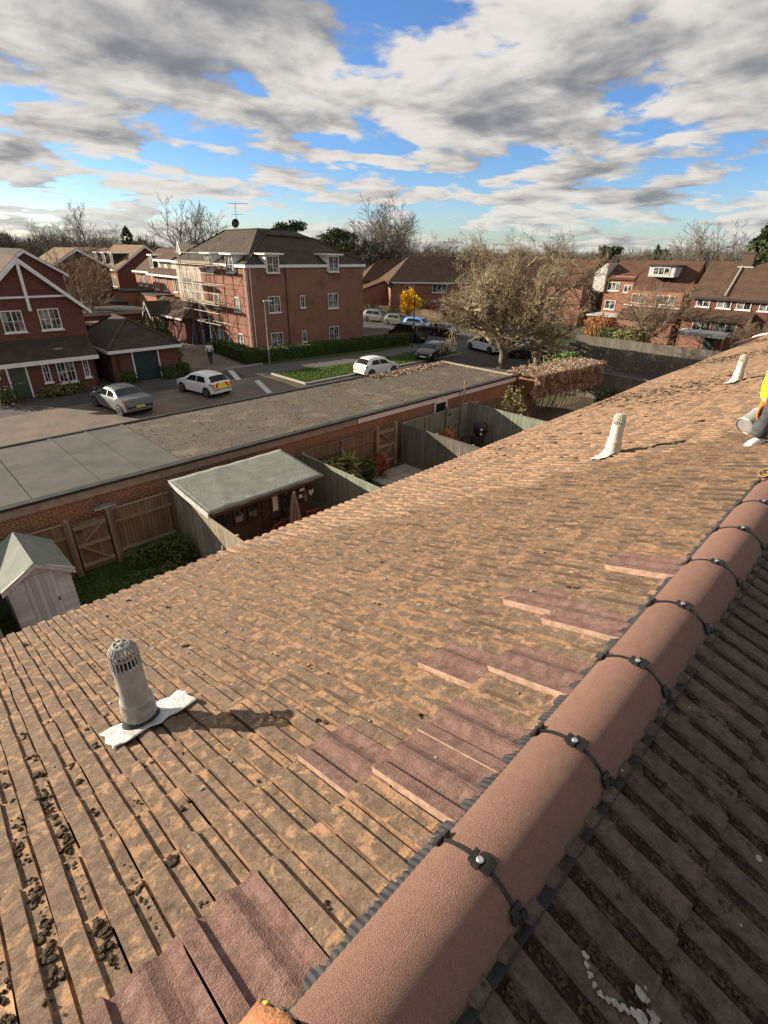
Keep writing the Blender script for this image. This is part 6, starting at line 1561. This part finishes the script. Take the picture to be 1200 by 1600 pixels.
def tree_meshes(seed, *a, split=.02, sides=(6, 3), **k):
    S, n = tree_segs(seed, *a, **k)
    tr, cr_ = S[:n], S[n:]
    vt, qt = tubes_np(tr, 10); 
    big = cr_[cr_[:, 6] > split]; sm = cr_[cr_[:, 6] <= split]
    v1, q1 = tubes_np(big, sides[0]); v2, q2 = tubes_np(sm, sides[1]) if len(sm) else (np.zeros((0, 3)), np.zeros((0, 4), int))
    mt = npmesh('trunk', vt, qt); mc = npmesh('crown', np.concatenate([v1, v2]), np.concatenate([q1, q2+len(v1)]))
    for me in (mt, mc):
        for p in me.polygons: p.use_smooth = True
    return mt, mc
def place_tree(name, label, meshes, loc, mats, s=1., rz=0., cat='tree', group=None, sz=None):
    t = thing(name, label, cat, loc, group); t.rotation_euler = (0, 0, rz); t.scale = (s, s, sz or s)
    for nm, me, mt in zip(('trunk', 'crown'), meshes, mats):
        if not me.materials: me.materials.append(MATS[mt])
        o = bpy.data.objects.new(nm, me); link(o, t)
    return t
PB = dict(levels=3, seg=(.5, .36, .26, .2), bend=(.17, .22, .24, .26), start=(.22, .15, .1, 0), kids=(13, 9, 7, 0), angle=(28, 62), len=(.38, .62), rmin=.0095)
big = tree_meshes(12, 13, 2.0, .36, PB, (.09, .08, .08, .05), 6.5, tilt=(14, 76), split=.03)
place_tree('bare_tree', 'large bare spreading tree with lichen yellow branches beside the garages', big, (38.6, 24.4, 0), ('bark', 'bark_lichen'), 1., 1.1)
PS = dict(levels=3, seg=(.8, .55, .45, .4), bend=(.10, .14, .18, .2), start=(.15, .1, .1, 0), kids=(8, 6, 5, 0), angle=(18, 42), len=(.42, .65), rmin=.017)
fan = [tree_meshes(30+i, 7, 2.4, .3, PS, (.05, .06, .08, .08), 7.5, tilt=(6, 50), split=.06, sides=(5, 3)) for i in range(4)]
def bare(label, x, y, h, v, s_xy=1., mat='twig_grey', rz=0., ref=11.2):
    return place_tree('bare_tree', label, fan[v], (x, y, 0), ('bark', mat), h/ref*s_xy, rz, sz=h/ref)
bare('round bare tree rising behind the left end of the apartment roof', 41.5, 83, 12.0, 0, 1.05)
bare('tall bare tree right of the apartment block, leftmost of the pair', 69, 74, 11.8, 1, 1.1, rz=.5)
bare('broad bare tree with fine upright twigs behind the street house', 76, 77, 13.6, 2, 1.25, rz=2.)
bare('bare tree between the street house and the big lichen tree', 88, 80, 11.2, 3, 1.1, rz=1.)
bare('pale bare tree behind the ridge of the brown terrace', 92, 26.5, 10.6, 0, 1.2, 'twig_brown', 2.2)
bare('second bare tree behind the brown terrace, next to the dark conifer', 90, 20.5, 9.6, 1, 1.1, 'twig_brown', 3.)
bare('bare tree top above the roof of the gable end house', 30, 110, 9.8, 2, 1., rz=.2)
bare('large bare tree on the skyline above the three-dormer terrace', 38, 128, 11.8, 3, 1.1, rz=2.4)
bare('bare tree at the left edge of the skyline', 12, 118, 11.4, 1, 1.2, rz=1.2)
bare('bare tree behind the white gable house', 96, 52, 9.8, 2, 1.2, 'twig_brown', rz=.2)
PT = dict(levels=3, seg=(.4, .3, .25, .2), bend=(.10, .14, .16, .2), start=(.1, .1, .1, 0), kids=(9, 6, 5, 0), angle=(15, 38), len=(.42, .62), rmin=.006)
sap = tree_meshes(51, 6, .9, .09, PT, (.10, .12, .14, .1), 2.9, tilt=(5, 45), split=.02, sides=(5, 3))
sap2 = tree_meshes(57, 9, .8, .13, dict(PT, angle=(25, 50), rmin=.008), (.12, .10, .10, .1), 3.4, tilt=(20, 62), split=.02, sides=(5, 3))
place_tree('birch_sapling', 'slender twiggy birch among the far terraces at left', sap, (18.6, 64.5, 0), ('bark', 'twig_brown'), 1.75)
place_tree('fruit_tree', 'bare spreading fruit tree in front of the red tiled dormer house', sap2, (57.6, 19.8, 0), ('bark', 'twig_brown'), 1.3, .4)
place_tree('fruit_tree', 'small bare tree before the right end of the brown terrace', sap2, (60.2, 10.6, 0), ('bark', 'twig_brown'), .75, 2.)
# lopped branch stubs standing above the green fence
m = MB(); b0 = V3(21.5, 15.6, 0)
for pts, r_ in (([(0, 0, 0), (.02, .02, 1.6), (-.03, 0, 2.3), (.02, .05, 3.0)], .035), ([(0, 0, 1.7), (.3, -.1, 1.95), (.6, -.35, 1.8), (.85, -.4, 1.85)], .028), ([(-.02, 0, 1.9), (-.22, .1, 2.25), (-.2, .1, 2.6)], .02), ([(.6, -.35, 1.8), (.7, -.2, 2.1)], .016), ([(.0, 0, 2.3), (.22, .1, 2.7)], .015), ([(-.15, .05, 2.1), (-.4, .0, 2.2)], .014)):
    m.path([b0+V(p) for p in pts], r_, 7)
tag(m.build('lopped_tree', 'bark_lichen', smooth=True), 'lopped bare stem with stub branches above the green garden fence', 'tree')

def blob(c, rad, n, rs, shell=.35):
    "points in a lumpy ellipsoid, more towards the surface"
    v = rs.normal(size=(n, 3)); v /= np.linalg.norm(v, axis=1, keepdims=True)
    lump_ = 1+.16*np.sin(v[:, 0]*4+c[0])+.14*np.sin(v[:, 1]*5+c[1]*2)+.12*np.sin(v[:, 2]*6+v[:, 0]*3)
    r_ = (shell+(1-shell)*rs.random(n)**.5)*lump_
    return np.array(c)+v*r_[:, None]*np.array(rad)
def bush(name, label, c, rad, n, size, mat, seed, stems=6, cat='bush', aspect=1.6, up=.3, stem_mat='bark'):
    rs = np.random.default_rng(seed); t = thing(name, label, cat, (c[0], c[1], 0))
    pts = blob(c, rad, n, rs); pts = pts[pts[:, 2] > .03]
    v, q = leaf_quads(pts, size, rs, up, aspect)
    o = obj('foliage', npmesh('foliage', v-np.array(org(t)), q), mat, t)
    m = MB()
    for i in range(stems):
        a = rs.random()*6.28; e = np.array(c)+np.array([math.cos(a)*rad[0]*.6, math.sin(a)*rad[1]*.6, rad[2]*.5*rs.random()])
        m.tube((c[0]+.1*math.cos(a), c[1]+.1*math.sin(a), 0), tuple(e), .03, .012, 5)
    if stems: m.build('stem', stem_mat, t)
    return t
def hedge(name, label, pts, wd, h, mat, dens, size, seed, top_mat=None, z0=.0, inner='leaf_hedge', lumpy=.06, cat='hedge'):
    rs = np.random.default_rng(seed); t = thing(name, label, cat, (*[(a+b)/2 for a, b in zip(pts[0], pts[-1])], 0)); O = np.array(org(t))
    allp = []; core = MB()
    for a, b in zip(pts, pts[1:]):
        a, b = np.array(a, float), np.array(b, float); L = np.linalg.norm(b-a); d = (b-a)/L; nn = np.array([-d[1], d[0]])
        core.obox((*a, 0), (*d, 0), (*nn, 0), UP, (-.1, L+.1), (-wd/2+.12, wd/2-.12), (z0, h-.14))
        n = int(dens*L*(2*h+wd)); u = rs.random(n)*(L+wd*.6)-wd*.3; k = rs.random(n)*(2*(h-z0)+wd)
        hh = h-z0
        side = np.where(k < hh, -wd/2, np.where(k < hh+wd, k-hh-wd/2, wd/2)); z = np.where(k < hh, k, np.where(k < hh+wd, hh, k-hh-wd))+z0
        ln = lumpy*(np.sin(u*3.1)*np.sin(z*5+u*1.7)+np.sin(u*7.3+z*3))
        side = side*(1+ln/(wd/2))+rs.normal(0, .035, n); z = z+ln*.5+rs.normal(0, .035, n)
        p = np.stack([a[0]+d[0]*u+nn[0]*side, a[1]+d[1]*u+nn[1]*side, z], 1)
        allp.append(p)
    p = np.concatenate(allp); p = p[p[:, 2] > .02]
    core.build('core', inner, t)
    v, q = leaf_quads(p, size, rs)
    obj('foliage', npmesh('foliage', v-O, q), mat, t)
    return t
hedge('hedge', 'clipped green hedge round the foot of the apartment block', [(24.1, 46.6), (23.6, 39.9), (41.3, 38.2)], 1.2, 1.05, 'leaf_hedge', 330, .085, 1)
hd_ = hedge('dry_hedge', 'brown withered clipped hedge at the right end of the garages', [(27.4, 15.5), (33.6, 14.8)], 2.0, 2.62, 'leaf_dry', 700, .062, 2, z0=1.25, inner='leaf_brown', lumpy=.11)
m = MB()
for i in range(16):
    x = 27.2+i*.42; m.path([V3(x, 15.2-.1*i/3, 0), V3(x+rnd.uniform(-.2, .2), 15.1-.1*i/3+rnd.uniform(-.3, .1), .8), V3(x+rnd.uniform(-.3, .3), 14.9-.1*i/3+rnd.uniform(-.3, .3), 1.7)], .035, 6)
m.build('stem', 'bark', hd_)
bush('evergreen_bush', 'glossy green bush on top of the far end of the dry hedge', (34.4, 16.4, 1.9), (1.5, 1.2, 1.0), 1700, .16, 'leaf_green', 3)
bush('yellow_shrub', 'bright yellow flowering shrub in front of the street house', (*ground_at(641, 482, 1.3).to_2d(), 1.9), (1.6, 1.6, 1.9), 2000, .2, 'leaf_yellow', 4, aspect=3., up=1.)
bush('red_shrub', 'red leaved shrub right of the yellow shrub', (*ground_at(675, 482, 1.3).to_2d(), 1.3), (1.0, 1.0, 1.1), 500, .17, 'leaf_red', 5)
bush('garden_shrub', 'dull green brown shrub between the yellow and red shrubs', (*ground_at(660, 484, 1.0).to_2d(), 1.2), (1.1, 1.1, 1.1), 700, .15, 'leaf_olive', 6)
bush('orange_shrub', 'orange brown shrub below the white gable house', (62.0, 26.8, 1.4), (1.6, 1.6, 1.35), 1100, .16, 'leaf_orange', 7)
bush('laurel_bush', 'yellow green laurel bush below the bare fruit tree', (56.0, 20.6, 1.2), (1.9, 1.7, 1.35), 1500, .18, 'leaf_olive', 8)
bush('shadow_bush', 'dark bush beneath the orange brown shrub by the upper fence', (59.5, 24.2, .8), (2.4, 1.6, 1.1), 900, .16, 'leaf_hedge', 9)
bush('brown_shrub', 'brown twiggy shrub along the upper fence before the awning', (57.4, 17.0, .5), (1.0, 1.4, .55), 600, .12, 'leaf_brown', 10)
bush('brown_shrub', 'brown twiggy shrub at the right end of the upper fence', (57.5, 13.2, .4), (.9, 1.3, .5), 350, .12, 'leaf_brown', 41)
bush('climbing_rose', 'tall loose shrub with pale sunlit leaves in the green garden', (22.8, 13.4, 1.65), (.75, .75, 1.35), 620, .10, 'leaf_olive', 12, stems=7)
bush('rust_shrub', 'rust and green shrub below the green garage fence', (18.9, 14.7, .55), (.8, .5, .65), 900, .085, 'leaf_orange', 13)
bush('garden_plant', 'low green plant spilling over by the patio', (13.1, 11.0, .45), (.7, .9, .55), 900, .09, 'leaf_olive', 14)
bush('garden_plant', 'spiky straw coloured plant against the brown fence', (12.2, 14.6, .75), (.8, .5, .8), 600, .16, 'leaf_olive', 15, aspect=4., up=1.5)
bush('garden_plant', 'dark round evergreen beside the straw coloured plant', (13.5, 14.6, .5), (.55, .5, .55), 800, .09, 'leaf_hedge', 16)
bush('garden_plant', 'dark red plant beside the brown gate', (14.5, 14.7, .5), (.4, .4, .6), 420, .09, 'leaf_red', 17)
bush('garden_plant', 'leafy dark weeds against the brown fence by the lawn', (4.4, 14.7, .25), (.7, .45, .4), 1100, .06, 'leaf_hedge', 18, stems=0)
bush('garden_plant', 'nettle clump at the corner of the summerhouse side fence', (5.15, 14.3, .3), (.45, .7, .5), 1100, .065, 'leaf_hedge', 19, stems=0)
bush('garden_plant', 'low weeds by the foot of the braced gate', (4.0, 13.7, .12), (1.0, .5, .22), 800, .055, 'leaf_hedge', 20, stems=0)
bush('house_shrub', 'low green shrub left of the door of the gable house', (5.2, 38.2, .5), (.9, .5, .6), 500, .12, 'leaf_hedge', 21)
bush('house_shrub', 'low shrub under the bay window of the gable house', (8.6, 38.4, .35), (1.6, .4, .45), 700, .12, 'leaf_olive', 22)
bush('house_shrub', 'dark shrub left of the black garage door', (12.9, 38.9, .4), (.7, .4, .55), 500, .12, 'leaf_hedge', 23)
hedge('low_hedge', 'dark low hedge right of the black garage door', [(15.6, 38.75), (17.3, 39.0)], .7, .85, 'leaf_hedge', 300, .1, 24)
bush('side_bush', 'hanging green bush at the right corner of the hipped garage', (17.5, 41.2, 1.2), (.5, .8, 1.1), 700, .13, 'leaf_green', 25)
bush('garden_tree_bush', 'dark evergreen mass behind the hipped garage roof', (20.5, 52.5, 1.2), (1.6, 3., 1.3), 1300, .18, 'leaf_hedge', 26)
bush('garden_plant', 'dark plants at the foot of the grey fence by the yard', (33.2, 12.6, .6), (1.1, 1.1, .7), 900, .12, 'leaf_hedge', 27)
# conifers
def conifer(name, label, loc, h, r, n, seed, shape='cone', mat='leaf_conifer', z0=.04):
    rs = np.random.default_rng(seed); t = thing(name, label, 'tree', loc); pts = []
    k = 26 if shape == 'cone' else 9
    if shape == 'cone':
        z = rs.random(n)**1.25; a = rs.random(n)*6.28
        lob = 1+.22*np.sin(a*5+z*19)+.15*np.sin(a*3-z*31)
        rr = r*(1-z)**.62*lob*(.55+.45*rs.random(n)**.5)
        pts = np.stack([loc[0]+np.cos(a)*rr, loc[1]+np.sin(a)*rr, z0*h+z*h*(1-z0)-.12*rr], 1)
    else:
        for i in range(k):
            a = rs.random()*6.28; d = r*rs.random()**.5*.8; c = (loc[0]+d*math.cos(a), loc[1]+d*math.sin(a), h*(.72+.22*rs.random()))
            pts.append(blob(c, (r*.45, r*.45, h*.075), n//k, rs, .2))
        pts = np.concatenate(pts)
    v, q = leaf_quads(pts, .34 if h > 9 else .25, rs, .4)
    obj('crown', npmesh('crown', v-np.array(org(t)), q), mat, t)
    m = MB(); m.tube(loc, (loc[0]+.2, loc[1], h*.85), .25, .08, 8)
    if shape != 'cone':
        for i in range(7):
            a = rs.random()*6.28; m.tube((loc[0]+.15, loc[1], h*.55+.15*i), (loc[0]+r*.7*math.cos(a), loc[1]+r*.7*math.sin(a), h*.85), .07, .03, 5)
    m.build('trunk', 'bark', t)
    return t
conifer('conifer', 'big dark green conifer at the right edge behind the terrace', (74, 13.4, 0), 15.0, 5.6, 14000, 1)
conifer('pine_tree', 'flat topped dark pine just above the apartment roof ridge', (64.5, 92, 0), 13.7, 3.6, 2600, 2, 'pine')
conifer('pine_tree', 'dark bushy pine right of the apartment roof', (65, 78, 0), 12.6, 3.8, 3200, 3, 'pine')
conifer('pine_tree', 'dark evergreen between the two bare trees behind the street house', (71.5, 76.5, 0), 10.6, 2.6, 1800, 4, 'pine')
conifer('spruce', 'pointed dark spruce on the skyline left of the cream house', (46, 122, 0), 12.2, 3.2, 2200, 5)
conifer('pine_tree', 'dark round pine on the skyline above the white gable house', (118, 52, 0), 10.8, 2.6, 1800, 6, 'pine')
conifer('pine_tree', 'dark pine on the skyline left of the terrace chimney', (125, 44, 0), 10.4, 2.4, 1800, 7, 'pine')
conifer('spruce', 'small pointed spruce on the skyline above the dormer house', (140, 50, 0), 11.0, 1.8, 1200, 8)
# far wood: one mass of bare crowns
rs = np.random.default_rng(77); SEG = []; LQ = []
for i in range(330):
    az = R(rs.uniform(-14, 112)); dist = rs.uniform(112, 290); x, y = dist*math.cos(az), dist*math.sin(az)
    if 26 < x < 44 and y < 128: continue
    if y < 20 and x < 100: continue
    h = rs.uniform(6.5, 9.6)+dist*.010+(.8 if az > R(70) else 0); r_ = h*rs.uniform(.32, .5)
    for k in range(46):
        a = rs.random()*6.28; t_ = rs.random()**.6; zz = h*(.25+.3*rs.random())
        e = np.array([x+math.cos(a)*r_*t_, y+math.sin(a)*r_*t_, h*(1-.30*t_*t_)*(.82+.2*rs.random())]); s0 = np.array([x+math.cos(a)*r_*t_*.35, y+math.sin(a)*r_*t_*.35, zz])
        mm = (s0+e)/2+rs.normal(0, .3, 3)
        SEG.append((*s0, *mm, .10, .06)); SEG.append((*mm, *e, .06, .03))
        for j in range(3):
            e2 = e+rs.normal(0, .7, 3)+np.array([0, 0, .2]); SEG.append((*mm, *e2, .045, .025))
    SEG.append((x, y, 0, x, y, h*.5, .25, .15))
    LQ.append(blob((x, y, h*.52), (r_*.9, r_*.9, h*.36), 110, rs, .1))
v1, q1 = tubes_np(np.array(SEG), 3); v2, q2 = leaf_quads(np.concatenate(LQ), .75, rs, .2)
wo = obj('far_wood', npmesh('far_wood', np.concatenate([v1, v2]), np.concatenate([q1, q2+len(v1)])), 'wood_far'); tag(wo, 'brown leafless wood along the skyline', 'wood', kind='stuff')
# undergrowth and gardens between the far houses
rs = np.random.default_rng(78); LQ = []
for i in range(150):
    az = R(rs.uniform(-8, 100)); dist = rs.uniform(82, 118); x, y = dist*math.cos(az), dist*math.sin(az)
    if x < 46 and y > 60: continue
    if 58 < x < 86 and y > 25 and y < 78: continue
    if x < 78 and y < 30: continue
    LQ.append(blob((x, y, 1.4), (2.2, 2.2, rs.uniform(1.5, 3.4)), 150, rs, .2))
v2, q2 = leaf_quads(np.concatenate(LQ), .4, rs, .2)
ug = obj('undergrowth', npmesh('undergrowth', v2, q2), 'wood_far'); tag(ug, 'brown undergrowth and garden shrubs behind the houses', 'undergrowth', kind='stuff')
# grass blades
def grass(label, n, fn, mat, h, seed):
    rs = np.random.default_rng(seed); p = np.array([fn(rs) for _ in range(n)]); k = len(p)
    a = rs.random(k)*6.28; wv = np.stack([np.cos(a), np.sin(a), np.zeros(k)], 1)*.012*(1+h*4); ln = rs.normal(0, .35, (k, 3)); ln[:, 2] = 1; hh = (h*(.5+rs.random(k)))[:, None]
    v = np.stack([p-wv, p+wv, p+ln*hh], 1).reshape(-1, 3)
    o = obj('grass', npmesh('grass', v, np.arange(3*k).reshape(-1, 3)), mat); return tag(o, label, 'grass', kind='stuff')
def on_verge(rs):
    x = rs.uniform(22.5, 41); return (x, rs.uniform(30.9, 34.0+.5*(x < 26)), .03+.12*max(0, math.sin(x*.8)*math.sin(x*.3)))
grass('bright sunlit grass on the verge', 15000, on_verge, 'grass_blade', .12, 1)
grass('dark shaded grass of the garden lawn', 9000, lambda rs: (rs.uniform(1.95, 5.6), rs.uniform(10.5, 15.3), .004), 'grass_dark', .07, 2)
